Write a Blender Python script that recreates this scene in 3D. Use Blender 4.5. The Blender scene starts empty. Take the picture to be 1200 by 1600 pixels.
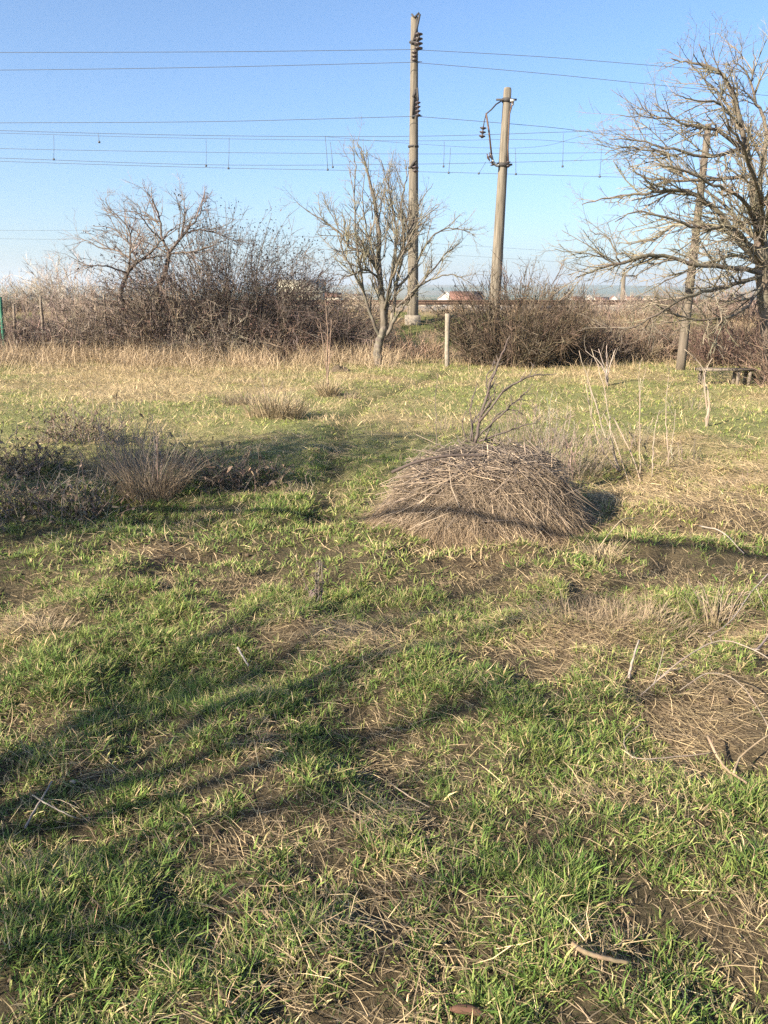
import bpy, math, random
import numpy as np
from mathutils import Vector
PI = math.pi
rng = np.random.default_rng(11)
random.seed(11)

# ------------------------------------------------------------------ camera, sky, sun, exposure
scene = bpy.context.scene
H = 1.65                                   # eye height
FPX = 1200.0                               # focal length in pixels of the 1200x1600 photograph
PITCH = math.atan(342.0 / FPX)             # horizon at row 458
cam_d = bpy.data.cameras.new('camera')
cam_d.sensor_fit = 'VERTICAL'
cam_d.sensor_height = 36.0
cam_d.lens = 36.0 * FPX / 1600.0
cam_d.clip_start = 0.05
cam_d.clip_end = 20000.0
cam = bpy.data.objects.new('camera', cam_d)
scene.collection.objects.link(cam)
cam.location = (0, 0, H)
cam.rotation_euler = (PI / 2 - PITCH, 0, 0)
scene.camera = cam

SUN_AZ = math.radians(52)                  # the light travels right of the view axis by this much
SUN_EL = math.radians(27)
LD = np.array([math.sin(SUN_AZ) * math.cos(SUN_EL), math.cos(SUN_AZ) * math.cos(SUN_EL), -math.sin(SUN_EL)])
world = bpy.data.worlds.new('World')
scene.world = world
world.use_nodes = True
wn = world.node_tree
for n in list(wn.nodes): wn.nodes.remove(n)
sky = wn.nodes.new('ShaderNodeTexSky')
sky.sky_type = 'NISHITA'
sky.sun_disc = False
sky.sun_elevation = SUN_EL
sky.sun_rotation = math.atan2(-LD[0], -LD[1])
sky.altitude = 60
sky.air_density = 1.0
sky.dust_density = 1.35
sky.ozone_density = 6.0
bg = wn.nodes.new('ShaderNodeBackground')
bg.inputs['Strength'].default_value = 0.070
wo = wn.nodes.new('ShaderNodeOutputWorld')
wn.links.new(sky.outputs[0], bg.inputs[0])
wn.links.new(bg.outputs[0], wo.inputs[0])
sun_d = bpy.data.lights.new('sun', 'SUN')
sun_d.energy = 5.0
sun_d.angle = math.radians(0.53)
sun_d.color = (1.0, 0.88, 0.70)
sun = bpy.data.objects.new('sun', sun_d)
scene.collection.objects.link(sun)
sun.rotation_euler = Vector(LD).to_track_quat('-Z', 'Y').to_euler()
sun.location = (-20, -15, 20)

vs = scene.view_settings
vs.view_transform = 'Standard'
vs.look = 'None'
vs.exposure = 1.72
vs.gamma = 1.0
vs.use_curve_mapping = False
scene.render.engine = 'CYCLES'
scene.cycles.max_bounces = 6
scene.cycles.transparent_max_bounces = 8
scene.cycles.volume_bounces = 0
scene.cycles.use_denoising = False

# ------------------------------------------------------------------ helpers
COL = scene.collection
CP, SP = math.cos(PITCH), math.sin(PITCH)

def ray(px, py):
    a, b = (px - 600.0) / FPX, -(py - 800.0) / FPX
    return np.array([a, CP + b * SP, -SP + b * CP])

def at(px, py, Y):                         # the point at distance Y in front of the eye seen there
    d = ray(px, py)
    return np.array([0, 0, H]) + d * (Y / d[1])

def gpt(px, py, z=0.0):                    # the point on level ground seen there
    d = ray(px, py)
    return np.array([0, 0, H]) + d * ((z - H) / d[2])

def proj(x, y, z):                         # where a point lies in the photograph, for placing patches of growth
    dz = z - H
    dep = np.maximum(y * CP - dz * SP, 1e-3)
    return 600 + FPX * x / dep, 800 - FPX * (y * SP + dz * CP) / dep

def _hash(ix, iy, seed):
    n = (ix.astype(np.int64) * 374761393 + iy.astype(np.int64) * 668265263 + seed * 974634777) & 0x7fffffff
    n = ((n ^ (n >> 13)) * 1274126177) & 0x7fffffff
    n = n ^ (n >> 16)
    return (n & 0xffff) / 65535.0

def vnoise(x, y, seed=0):
    x = np.asarray(x, float); y = np.asarray(y, float)
    ix, iy = np.floor(x), np.floor(y)
    fx, fy = x - ix, y - iy
    fx = fx * fx * (3 - 2 * fx); fy = fy * fy * (3 - 2 * fy)
    a, b = _hash(ix, iy, seed), _hash(ix + 1, iy, seed)
    c, d = _hash(ix, iy + 1, seed), _hash(ix + 1, iy + 1, seed)
    return (a * (1 - fx) + b * fx) * (1 - fy) + (c * (1 - fx) + d * fx) * fy

def fbm(x, y, scale, seed=0, oct=3):
    s = 0; amp = 1; tot = 0; f = 1.0 / scale
    for k in range(oct):
        s = s + amp * vnoise(np.asarray(x) * f + 17.3 * k, np.asarray(y) * f - 9.1 * k, seed + k)
        tot += amp; amp *= 0.5; f *= 2.03
    return s / tot

def sstep(a, b, x):
    t = np.clip((np.asarray(x, float) - a) / (b - a), 0, 1)
    return t * t * (3 - 2 * t)

PATHP = [gpt(500, 830), gpt(520, 760), gpt(527, 700), gpt(540, 655), gpt(585, 622), gpt(660, 597), gpt(700, 580)]
def path_dist(x, y):
    x = np.asarray(x, float); y = np.asarray(y, float)
    best = np.full(np.broadcast(x, y).shape, 1e9)
    for p, q in zip(PATHP[:-1], PATHP[1:]):
        dx, dy = q[0] - p[0], q[1] - p[1]
        t = np.clip(((x - p[0]) * dx + (y - p[1]) * dy) / (dx * dx + dy * dy), 0, 1)
        best = np.minimum(best, np.hypot(x - p[0] - t * dx, y - p[1] - t * dy))
    return best

EMB = 1.0                                   # height of the railway bank
def gh(x, y):
    x = np.asarray(x, float); y = np.asarray(y, float)
    near = 1 - sstep(30, 60, np.abs(y)) 
    z = near * (0.10 * (fbm(x, y, 2.6, 3) - 0.5) + 0.05 * (fbm(x, y, 0.55, 8, 2) - 0.5)) * (1 - sstep(18, 60, np.abs(x)) * 0.6)
    z = z + (0.11 * (np.clip(fbm(x, y, 0.23, 57, 2), .3, .75) - .45) + 0.15 * (fbm(x, y, 0.52, 59, 2) - .5)) * (1 - sstep(7, 12, y)) * sstep(-3, 0, y) * (1 - sstep(6, 9, np.abs(x)))
    z = z + 0.09 * (fbm(x, y, 0.9, 58, 2) - .5) * sstep(7, 10, y) * (1 - sstep(19, 22, y)) * (1 - sstep(12, 16, np.abs(x)))
    z = z - 0.06 * np.exp(-(path_dist(x, y) / 0.15) ** 2)
    z = z + EMB * sstep(22.5, 27.5, y + 0.8 * (fbm(x, y, 3, 21) - 0.5)) * (1 - 1.0 * sstep(38, 46, y))
    z = z - 1.6 * sstep(40, 90, y) - 3.0 * sstep(120, 600, y)
    z = z + sstep(1300, 4200, y) * (30 + 22 * fbm(x, y * 0.3, 900, 31))
    return z

def gz(x, y): return float(gh(np.array([x]), np.array([y]))[0])
def gp(px, py):                              # ground point with the relief's height
    p = gpt(px, py); p[2] = gz(p[0], p[1]); return p

# ---- materials
def mat(name, base=(0.5, 0.5, 0.5), rough=0.85, attr=False, noise=0.0, scale=8.0, bump=0.0, trans=0.0, metal=0.0, spec=0.3, tint2=None, stretch=None):
    m = bpy.data.materials.new(name); m.use_nodes = True
    nt = m.node_tree; b = nt.nodes['Principled BSDF']
    b.inputs['Roughness'].default_value = rough
    b.inputs['Metallic'].default_value = metal
    b.inputs['Specular IOR Level'].default_value = spec
    if attr:
        a = nt.nodes.new('ShaderNodeAttribute'); a.attribute_name = 'col'; src = a.outputs['Color']
    else:
        a = nt.nodes.new('ShaderNodeRGB'); a.outputs[0].default_value = (*base, 1); src = a.outputs[0]
    if noise > 0 or bump > 0:
        tc = nt.nodes.new('ShaderNodeTexCoord')
        mp = nt.nodes.new('ShaderNodeMapping')
        if stretch: mp.inputs['Scale'].default_value = stretch
        nt.links.new(tc.outputs['Object'], mp.inputs['Vector'])
        nz = nt.nodes.new('ShaderNodeTexNoise'); nz.inputs['Scale'].default_value = scale
        nz.inputs['Detail'].default_value = 8; nz.inputs['Roughness'].default_value = 0.65
        nt.links.new(mp.outputs[0], nz.inputs['Vector'])
        if noise > 0:
            mr = nt.nodes.new('ShaderNodeMapRange')
            mr.inputs['From Min'].default_value = 0.3; mr.inputs['From Max'].default_value = 0.7
            mr.inputs['To Min'].default_value = 1 - noise; mr.inputs['To Max'].default_value = 1 + noise * 0.6
            nt.links.new(nz.outputs['Fac'], mr.inputs['Value'])
            if tint2:
                mx = nt.nodes.new('ShaderNodeMix'); mx.data_type = 'RGBA'
                mr.inputs['To Min'].default_value = 0; mr.inputs['To Max'].default_value = 1
                nt.links.new(mr.outputs[0], mx.inputs['Factor']); nt.links.new(src, mx.inputs['A'])
                mx.inputs['B'].default_value = (*tint2, 1); src = mx.outputs['Result']
            else:
                mx = nt.nodes.new('ShaderNodeVectorMath'); mx.operation = 'SCALE'
                nt.links.new(src, mx.inputs[0]); nt.links.new(mr.outputs[0], mx.inputs['Scale']); src = mx.outputs[0]
        if bump > 0:
            bp = nt.nodes.new('ShaderNodeBump'); bp.inputs['Strength'].default_value = bump; bp.inputs['Distance'].default_value = 0.02
            nt.links.new(nz.outputs['Fac'], bp.inputs['Height']); nt.links.new(bp.outputs[0], b.inputs['Normal'])
    nt.links.new(src, b.inputs['Base Color'])
    if trans > 0:
        t = nt.nodes.new('ShaderNodeBsdfTranslucent'); ms = nt.nodes.new('ShaderNodeMixShader')
        ms.inputs[0].default_value = trans
        nt.links.new(src, t.inputs['Color']); nt.links.new(b.outputs[0], ms.inputs[1]); nt.links.new(t.outputs[0], ms.inputs[2])
        nt.links.new(ms.outputs[0], nt.nodes['Material Output'].inputs['Surface'])
    return m

M = {
    'ground': mat('ground', attr=True, rough=0.95, spec=0.1),
    'grass': mat('grass_blade', attr=True, trans=0.22, rough=0.65, spec=0.2),
    'straw': mat('straw', attr=True, trans=0.12, rough=0.8, spec=0.2),
    'bark': mat('bark', attr=True, noise=0.45, scale=14, bump=0.8, rough=0.95, spec=0.15, stretch=(1, 1, 0.35)),
    'twig': mat('twig', attr=True, rough=0.9, spec=0.15),
    'leaf': mat('dead_leaf', attr=True, trans=0.15, rough=0.8, spec=0.2),
    'concrete': mat('pole_concrete', (0.165, 0.142, 0.11), 0.92, noise=0.6, scale=4, bump=0.8, stretch=(5, 5, 0.35)),
    'post': mat('post_concrete', (0.25, 0.215, 0.17), 0.95, noise=0.45, scale=9, bump=0.8),
    'steel': mat('dark_steel', (0.05, 0.045, 0.042), 0.7, noise=0.3, scale=12),
    'rust': mat('rusty_steel', (0.11, 0.07, 0.05), 0.8, noise=0.4, scale=20),
    'ceramic': mat('brown_ceramic', (0.06, 0.045, 0.045), 0.3, spec=0.5),
    'glassy': mat('grey_ceramic', (0.42, 0.42, 0.40), 0.35, spec=0.5),
    'wire': mat('wire_metal', (0.07, 0.075, 0.085), 0.6),
    'timber': mat('weathered_timber', (0.19, 0.155, 0.12), 0.95, noise=0.5, scale=10, bump=0.8, stretch=(0.3, 3, 3)),
    'poletimber': mat('pole_timber', (0.14, 0.115, 0.09), 0.95, noise=0.45, scale=7, bump=0.7, stretch=(4, 4, .4)),
    'greenpaint': mat('green_paint', (0.03, 0.13, 0.08), 0.6, noise=0.3, scale=15),
    'gravel': mat('ballast', (0.22, 0.19, 0.16), 0.95, noise=0.5, scale=30, bump=1.0),
    'core': mat('pile_core', (0.10, 0.072, 0.045), 0.98, noise=0.5, scale=25, bump=1.0),
    'plaster': mat('house_plaster', (0.48, 0.46, 0.43), 0.9, noise=0.15, scale=1.2),
    'plaster_b': mat('house_plaster_cream', (0.60, 0.52, 0.40), 0.9, noise=0.15, scale=1.2),
    'tile': mat('roof_tile', (0.16, 0.085, 0.062), 0.9, noise=0.3, scale=2.0),
    'tile_b': mat('roof_tile_grey', (0.26, 0.22, 0.18), 0.9, noise=0.3, scale=2.0),
    'shed': mat('corrugated_cement', (0.46, 0.42, 0.31), 0.9, noise=0.25, scale=0.6),
    'glass': mat('window_glass', (0.05, 0.06, 0.07), 0.15, spec=0.6),
    'tarp': mat('dark_plastic', (0.035, 0.033, 0.032), 0.6),
    'soil': mat('loose_soil', (0.10, 0.075, 0.05), 0.98, noise=0.5, scale=18, bump=1.0),
}

def rough_ground(m):
    nt = m.node_tree; b = nt.nodes['Principled BSDF']; at_ = next(n for n in nt.nodes if n.type == 'ATTRIBUTE')
    tc = nt.nodes.new('ShaderNodeTexCoord')
    def nz(scale, det, ro):
        n = nt.nodes.new('ShaderNodeTexNoise'); n.inputs['Scale'].default_value = scale; n.inputs['Detail'].default_value = det; n.inputs['Roughness'].default_value = ro
        nt.links.new(tc.outputs['Object'], n.inputs['Vector']); return n.outputs['Fac']
    def math_(op, a, c):
        n = nt.nodes.new('ShaderNodeMath'); n.operation = op
        for k, v in enumerate((a, c)):
            if isinstance(v, (int, float)): n.inputs[k].default_value = v
            else: nt.links.new(v, n.inputs[k])
        return n.outputs[0]
    A, B = nz(26, 10, .75), nz(150, 5, .7)
    vo = nt.nodes.new('ShaderNodeTexVoronoi'); vo.inputs['Scale'].default_value = 55; nt.links.new(tc.outputs['Object'], vo.inputs['Vector'])
    mr = nt.nodes.new('ShaderNodeMapRange'); mr.inputs['From Min'].default_value = .35; mr.inputs['From Max'].default_value = .68; mr.inputs['To Min'].default_value = .42; mr.inputs['To Max'].default_value = 1.6
    nt.links.new(math_('ADD', math_('MULTIPLY', A, .5), math_('MULTIPLY', B, .5)), mr.inputs['Value'])
    mx = nt.nodes.new('ShaderNodeVectorMath'); mx.operation = 'SCALE'; nt.links.new(at_.outputs['Color'], mx.inputs[0]); nt.links.new(mr.outputs[0], mx.inputs['Scale'])
    nt.links.new(mx.outputs[0], b.inputs['Base Color'])
    h = math_('ADD', math_('MULTIPLY', A, 1.0), math_('MULTIPLY', math_('SUBTRACT', 1.0, vo.outputs['Distance']), .35)); h = math_('ADD', h, math_('MULTIPLY', B, .35))
    bp = nt.nodes.new('ShaderNodeBump'); bp.inputs['Strength'].default_value = 1.0; bp.inputs['Distance'].default_value = .035
    nt.links.new(h, bp.inputs['Height']); nt.links.new(bp.outputs[0], b.inputs['Normal'])
rough_ground(M['ground'])

class MB:
    def __init__(s): s.v = []; s.t = []; s.c = []; s.n = 0
    def add(s, v, t, c=(0.3, 0.3, 0.3)):
        v = np.asarray(v, np.float32).reshape(-1, 3); t = np.asarray(t, np.int32).reshape(-1, 3)
        c = np.asarray(c, np.float32)
        if c.ndim == 1: c = np.repeat(c[None, :3], len(v), 0)
        s.v.append(v); s.t.append(t + s.n); s.c.append(c[:, :3]); s.n += len(v)
    def tube(s, pts, rad, sides=5, c=(0.3, 0.3, 0.3), cap=True):
        pts = np.asarray(pts, float); m = len(pts)
        rad = np.broadcast_to(np.asarray(rad, float), (m,))
        tg = np.empty_like(pts); tg[1:-1] = pts[2:] - pts[:-2]; tg[0] = pts[1] - pts[0]; tg[-1] = pts[-1] - pts[-2]
        tg /= (np.linalg.norm(tg, axis=1, keepdims=True) + 1e-9)
        ref = np.array([0, 0, 1.0]) if abs(tg[:, 2]).mean() < 0.8 else np.array([1.0, 0, 0])
        a = np.cross(tg, ref); a /= (np.linalg.norm(a, axis=1, keepdims=True) + 1e-9)
        b = np.cross(tg, a)
        th = np.arange(sides) * 2 * PI / sides
        v = pts[:, None, :] + rad[:, None, None] * (np.cos(th)[None, :, None] * a[:, None, :] + np.sin(th)[None, :, None] * b[:, None, :])
        v = v.reshape(-1, 3)
        i = np.arange(m - 1)[:, None] * sides; j = np.arange(sides)[None, :]; k = (j + 1) % sides
        q0, q1, q2, q3 = i + j, i + k, i + sides + k, i + sides + j
        t = np.concatenate([np.stack([q0, q1, q2], -1).reshape(-1, 3), np.stack([q0, q2, q3], -1).reshape(-1, 3)])
        if cap and sides > 3:
            v = np.concatenate([v, pts[-1:], pts[:1]]); e = m * sides; o = (m - 1) * sides; jj = np.arange(sides)
            t = np.concatenate([t, np.stack([np.full(sides, e), o + jj, o + (jj + 1) % sides], -1),
                                np.stack([np.full(sides, e + 1), (jj + 1) % sides, jj], -1)])
        s.add(v, t, c)
    def box(s, c0, c1, col=(0.3, 0.3, 0.3)):
        x0, y0, z0 = c0; x1, y1, z1 = c1
        v = [(x0, y0, z0), (x1, y0, z0), (x1, y1, z0), (x0, y1, z0), (x0, y0, z1), (x1, y0, z1), (x1, y1, z1), (x0, y1, z1)]
        t = [(0, 2, 1), (0, 3, 2), (4, 5, 6), (4, 6, 7), (0, 1, 5), (0, 5, 4), (1, 2, 6), (1, 6, 5), (2, 3, 7), (2, 7, 6), (3, 0, 4), (3, 4, 7)]
        s.add(v, t, col)
    def lathe(s, p, axis, prof, sides=12, c=(0.3, 0.3, 0.3)):   # prof: (distance along axis, radius)
        p = np.asarray(p, float); axis = np.asarray(axis, float); axis /= np.linalg.norm(axis)
        pts = np.array([p + axis * h for h, r in prof]); rad = np.array([r for h, r in prof])
        ref = np.array([0, 0, 1.0]) if abs(axis[2]) < 0.8 else np.array([1.0, 0, 0])
        a = np.cross(axis, ref); a /= np.linalg.norm(a); b = np.cross(axis, a)
        th = np.arange(sides) * 2 * PI / sides; m = len(prof)
        v = (pts[:, None, :] + rad[:, None, None] * (np.cos(th)[None, :, None] * a + np.sin(th)[None, :, None] * b)).reshape(-1, 3)
        i = np.arange(m - 1)[:, None] * sides; j = np.arange(sides)[None, :]; k = (j + 1) % sides
        q0, q1, q2, q3 = i + j, i + k, i + sides + k, i + sides + j
        t = np.concatenate([np.stack([q0, q1, q2], -1).reshape(-1, 3), np.stack([q0, q2, q3], -1).reshape(-1, 3)])
        s.add(v, t, c)
    def build(s, name, material, parent=None, smooth=False, origin=None):
        v = np.concatenate(s.v); t = np.concatenate(s.t); c = np.concatenate(s.c)
        o0 = None
        if parent is not None: o0 = np.array(parent['_o'] if '_o' in parent else (0, 0, 0), float)
        elif origin is not None: o0 = np.asarray(origin, float)
        if o0 is not None: v = v - o0.astype(np.float32)
        me = bpy.data.meshes.new(name)
        me.vertices.add(len(v)); me.vertices.foreach_set('co', v.astype(np.float32).ravel())
        me.loops.add(len(t) * 3); me.loops.foreach_set('vertex_index', t.astype(np.int32).ravel())
        me.polygons.add(len(t)); me.polygons.foreach_set('loop_start', np.arange(0, len(t) * 3, 3, dtype=np.int32))
        if smooth: me.polygons.foreach_set('use_smooth', np.ones(len(t), bool))
        ca = me.attributes.new('col', 'FLOAT_COLOR', 'POINT')
        ca.data.foreach_set('color', np.concatenate([c, np.ones((len(c), 1), np.float32)], 1).astype(np.float32).ravel())
        me.materials.append(material)
        me.update(calc_edges=True)
        o = bpy.data.objects.new(name, me); COL.objects.link(o)
        if parent is not None: o.parent = parent
        elif origin is not None: o.location = origin
        return o

def tag(o, label, cat, group=None, kind=None):
    o['label'] = label
    if cat: o['category'] = cat
    if group: o['group'] = group
    if kind: o['kind'] = kind
    return o

ORIG = []
def thing(name, loc, label, cat, group=None):
    o = bpy.data.objects.new(name, None); COL.objects.link(o)
    o.empty_display_size = 0.2
    o.location = tuple(float(k) for k in loc); o['_o'] = [float(k) for k in loc]
    ORIG.append(o)
    return tag(o, label, cat, group)

def unit(v):
    v = np.asarray(v, float); return v / (np.linalg.norm(v) + 1e-9)

def crom(pts, per=5):                        # smooth curve through control points
    P = np.asarray(pts, float)
    P = np.vstack([2 * P[0] - P[1], P, 2 * P[-1] - P[-2]]); out = []
    for i in range(1, len(P) - 2):
        for k in range(per):
            t = k / per
            out.append(0.5 * ((2 * P[i]) + (-P[i - 1] + P[i + 1]) * t + (2 * P[i - 1] - 5 * P[i] + 4 * P[i + 1] - P[i + 2]) * t * t + (-P[i - 1] + 3 * P[i] - 3 * P[i + 1] + P[i + 2]) * t ** 3))
    out.append(P[-2]); return np.array(out)

def wander(start, d, L, n, wig, trop):
    p = np.array(start, float); d = unit(d); out = [p.copy()]; st = L / n
    for k in range(n):
        d = unit(d + rng.normal(0, wig, 3) + np.asarray(trop)); p = p + d * st; out.append(p.copy())
    return np.array(out)

def perp(t):
    r = rng.normal(0, 1, 3); a = np.cross(t, r); return unit(a)

def jit(c, s=0.25):
    c = np.asarray(c, float); return np.clip(c * (1 + rng.normal(0, s)) * (1 + rng.normal(0, s * 0.25, 3)), 0.005, 0.9)

def resample(path, m):
    path = np.asarray(path, float)
    seg = np.linalg.norm(np.diff(path, axis=0), axis=1); cum = np.concatenate([[0], np.cumsum(seg)])
    u = np.linspace(0, cum[-1], m + 1)
    return np.stack([np.interp(u, cum, path[:, k]) for k in range(3)], -1)

def batch_wander(p, d, L, m, wig, trop):
    d = d / (np.linalg.norm(d, axis=1, keepdims=True) + 1e-9); out = [p]; st = (L / m)[:, None]
    for k in range(m):
        d = d + rng.normal(0, wig, d.shape) + trop; d = d / (np.linalg.norm(d, axis=1, keepdims=True) + 1e-9)
        p = p + d * st; out.append(p)
    return np.stack(out, 1)

def batch_tubes(mb, paths, r0, r1, cols, sides=3):
    n, m1, _ = paths.shape
    if n == 0: return
    tg = np.empty_like(paths); tg[:, 1:-1] = paths[:, 2:] - paths[:, :-2]; tg[:, 0] = paths[:, 1] - paths[:, 0]; tg[:, -1] = paths[:, -1] - paths[:, -2]
    tg /= np.linalg.norm(tg, axis=2, keepdims=True) + 1e-9
    mt = tg.mean(1); ref = np.where(np.abs(mt[:, 2:3]) < .8, np.array([[0, 0, 1.0]]), np.array([[1.0, 0, 0]]))[:, None, :]
    a = np.cross(tg, ref); a /= np.linalg.norm(a, axis=2, keepdims=True) + 1e-9; b = np.cross(tg, a)
    rr = r0[:, None] + (r1 - r0)[:, None] * np.linspace(0, 1, m1)[None]
    th = np.arange(sides) * 2 * PI / sides
    v = paths[:, :, None, :] + rr[:, :, None, None] * (np.cos(th)[None, None, :, None] * a[:, :, None, :] + np.sin(th)[None, None, :, None] * b[:, :, None, :])
    i = np.arange(m1 - 1)[:, None] * sides; j = np.arange(sides)[None, :]; k = (j + 1) % sides
    q0, q1, q2, q3 = i + j, i + k, i + sides + k, i + sides + j
    t = np.concatenate([np.stack([q0, q1, q2], -1).reshape(-1, 3), np.stack([q0, q2, q3], -1).reshape(-1, 3)])
    T = (np.arange(n) * m1 * sides)[:, None, None] + t[None]
    mb.add(v.reshape(-1, 3), T.reshape(-1, 3), np.repeat(cols, m1 * sides, 0))

def shoots(mb, paths, rad, P, cols, lvl=0):
    """side shoots along a batch of paths (n, m+1, 3); P per level: (per metre, length, angle, wiggle, tropism, first t, root radius)"""
    if lvl >= len(P) or len(paths) == 0: return
    dens, ln, ang, wig, trop, t0, rt = P[lvl]
    n, m1, _ = paths.shape; m = m1 - 1
    Ls = np.linalg.norm(np.diff(paths, axis=1), axis=2).sum(1)
    cnt = np.floor(dens * Ls * (1 - t0) + rng.random(n)).astype(int)
    idx = np.repeat(np.arange(n), cnt); N = len(idx)
    if N == 0: return
    t = t0 + (1 - t0) * rng.random(N); f = t * m; i = np.minimum(f.astype(int), m - 1); f = (f - i)[:, None]
    p0, p1 = paths[idx, i], paths[idx, i + 1]; p = p0 * (1 - f) + p1 * f
    tg = p1 - p0; tg /= np.linalg.norm(tg, axis=1, keepdims=True) + 1e-9
    pr = np.cross(tg, rng.normal(0, 1, (N, 3))); pr /= np.linalg.norm(pr, axis=1, keepdims=True) + 1e-9
    a = (ang * rng.uniform(.6, 1.4, N))[:, None]
    d = tg * np.cos(a) + pr * np.sin(a)
    L = ln * rng.uniform(.35, 1.3, N) * (1.15 - .55 * t)
    par = rad[idx, 0] * (1 - t) + rad[idx, 1] * t
    r0 = np.clip(np.minimum(par * .75, rt * rng.uniform(.7, 1.2, N)), .0022, None); r1 = np.maximum(r0 * .45, .0016)
    last = lvl == len(P) - 1
    q = batch_wander(p, d, L, 2 if last else (4 if lvl == 0 else 3), wig, np.asarray(trop, float))
    c = np.clip(cols[idx] * rng.uniform(.75, 1.3, (N, 1)) * rng.uniform(.95, 1.05, (N, 3)), .005, .9)
    batch_tubes(mb, q, r0, r1, c)
    shoots(mb, q, np.stack([r0, r1], -1), P, c, lvl + 1)

def twigs_on(mb, path, rad, lvl, P, col, t0=0.15):
    Q = [(d_, l_, a_, w_, tr_, t0 if k == 0 else .15, .0035 + .012 * l_) for k, (d_, l_, a_, w_, tr_) in enumerate(P)]
    shoots(mb, resample(path, 12)[None], np.array([[rad[0], rad[-1]]]), Q, np.asarray(col, float)[None])

def limb(mb, pts, r0, r1, sides=7, col=(0.2, 0.16, 0.12), wob=0.02, per=5):
    q = crom(pts, per); q[1:] += rng.normal(0, wob, (len(q) - 1, 3))
    rr = np.linspace(r0, r1, len(q)) if r0 > 0 else np.full(len(q), r1)
    c = np.array([jit(col, 0.12) for _ in range(len(q))])
    cc = np.repeat(c, sides, 0); cc = np.concatenate([cc, c[-1:], c[:1]])
    mb.tube(q, rr, sides, cc)
    return q, rr

# ------------------------------------------------------------------ where the patches of growth lie
DRY = [(960, 1000, 170, 62, .95), (1060, 1110, 150, 75, .9), (520, 1008, 100, 34, .9), (390, 1080, 60, 55, .7), (405, 1170, 45, 65, .85),
       (640, 1290, 60, 25, .4), (880, 1060, 70, 45, .7), (940, 1270, 70, 30, .8), (1150, 1450, 60, 45, .6), (640, 1470, 60, 40, .5),
       (940, 1500, 80, 42, .9), (50, 985, 70, 35, .9), (230, 868, 110, 24, .85), (450, 1560, 60, 30, .5), (150, 1205, 60, 26, .6), (1100, 775, 210, 72, 1.25),
       (1040, 700, 80, 26, .7), (740, 868, 190, 24, .9), (650, 662, 130, 25, .8), (850, 650, 130, 20, .7), (180, 596, 320, 30, .95), (300, 665, 150, 20, .4),
       (1150, 690, 120, 22, .3), (560, 870, 60, 14, .4), (1000, 880, 130, 20, .4), (820, 1150, 40, 60, .5), (1180, 1000, 60, 40, .7), (1040, 1200, 90, 35, .6),
       (620, 600, 120, 12, .4), (950, 585, 120, 10, .6), (650, 1380, 40, 26, .4), (1180, 1520, 60, 60, .7), (60, 1110, 50, 25, .4), (60, 860, 80, 16, .5)]
BARE = [(480, 1290, 95, 38, .9), (300, 1300, 40, 24, .8), (115, 1208, 45, 18, .8), (785, 1110, 22, 65, .8), (435, 1215, 35, 35, .6), (990, 1455, 70, 36, .6),
        (380, 1420, 60, 34, .7), (910, 1525, 70, 40, .7), (80, 1410, 40, 26, .7), (330, 1340, 60, 26, .7), (240, 1410, 40, 22, .6), (460, 1440, 50, 30, .5), (560, 1530, 60, 30, .5),
        (560, 1050, 60, 14, .4), (470, 1150, 20, 40, .5), (930, 1300, 40, 20, .6), (40, 1300, 40, 20, .5), (700, 1560, 60, 24, .6), (130, 1560, 40, 24, .6), (20, 1190, 30, 20, .5)]
LUSH = [(330, 1500, 200, 80, .6), (560, 1250, 140, 50, .5), (300, 1250, 160, 60, .6), (760, 1300, 160, 50, .6), (560, 1400, 160, 50, .5), (1080, 1360, 100, 40, .6), (640, 1090, 75, 55, 1), (490, 1165, 60, 45, .8), (680, 1190, 60, 45, .8), (850, 1400, 120, 75, 1), (1165, 1270, 70, 55, 1), (1000, 1320, 90, 35, .8), (430, 1340, 60, 40, .7),
        (790, 1560, 90, 45, .9), (180, 1340, 130, 60, .8), (60, 1480, 80, 60, .9), (250, 1480, 90, 45, .9), (240, 1060, 110, 60, .9), (280, 960, 110, 35, .7), (70, 1060, 80, 45, .7), (740, 1000, 60, 30, .6),
        (600, 930, 90, 30, .5), (1110, 1180, 40, 30, .6), (570, 1240, 60, 30, .6), (390, 800, 200, 26, .8), (1050, 930, 90, 20, .6), (860, 890, 110, 18, .8), (830, 1180, 60, 30, .6)]

def blobs(lst, px, py):
    s = np.zeros(np.shape(px))
    for cx, cy, rx, ry, w in lst:
        s = np.maximum(s, w * np.exp(-(((px - cx) / rx) ** 2 + ((py - cy) / ry) ** 2) ** 1.3))
    return s

def fields(x, y):
    """dry thatch, bare soil and lush grass at points of the field, each 0..1"""
    px, py = proj(x, y, 0 * x)
    wx = (fbm(x, y, 0.35, 71) - .5) * 60 ; wy = (fbm(x, y, 0.35, 72) - .5) * 40
    sc = np.clip((py - 560) / 500, 0.1, 1)
    px = px + wx * sc; py = py + wy * sc
    dry = blobs(DRY, px, py); bare = blobs(BARE, px, py); lush = blobs(LUSH, px, py)
    n = fbm(x, y, 0.7, 5, 4); n2 = fbm(x, y, 0.4, 6, 3); n3 = fbm(x, y, 2.2, 9, 3)
    dry = np.clip(dry + (1.3 + .8 * sstep(8, 12, y)) * (n - 0.58 + .06 * sstep(8, 12, y)) + (0.5 + 1.2 * sstep(8, 12, y)) * (n3 - .5), 0, 1)
    bare = np.clip(0.85 * bare + 2.0 * (n2 - 0.60), 0, 1) * (1 - sstep(7, 11, y))
    bare = bare * .55
    lush = np.clip(lush + 1.2 * (0.52 - n), 0, 1)
    pd = np.exp(-(path_dist(x, y) / 0.13) ** 2) * (fbm(x, y, .5, 77) > 0.3)
    bare = np.maximum(bare, 0.9 * pd); dry = dry * (1 - .6 * pd)
    return dry, bare, lush

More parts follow.
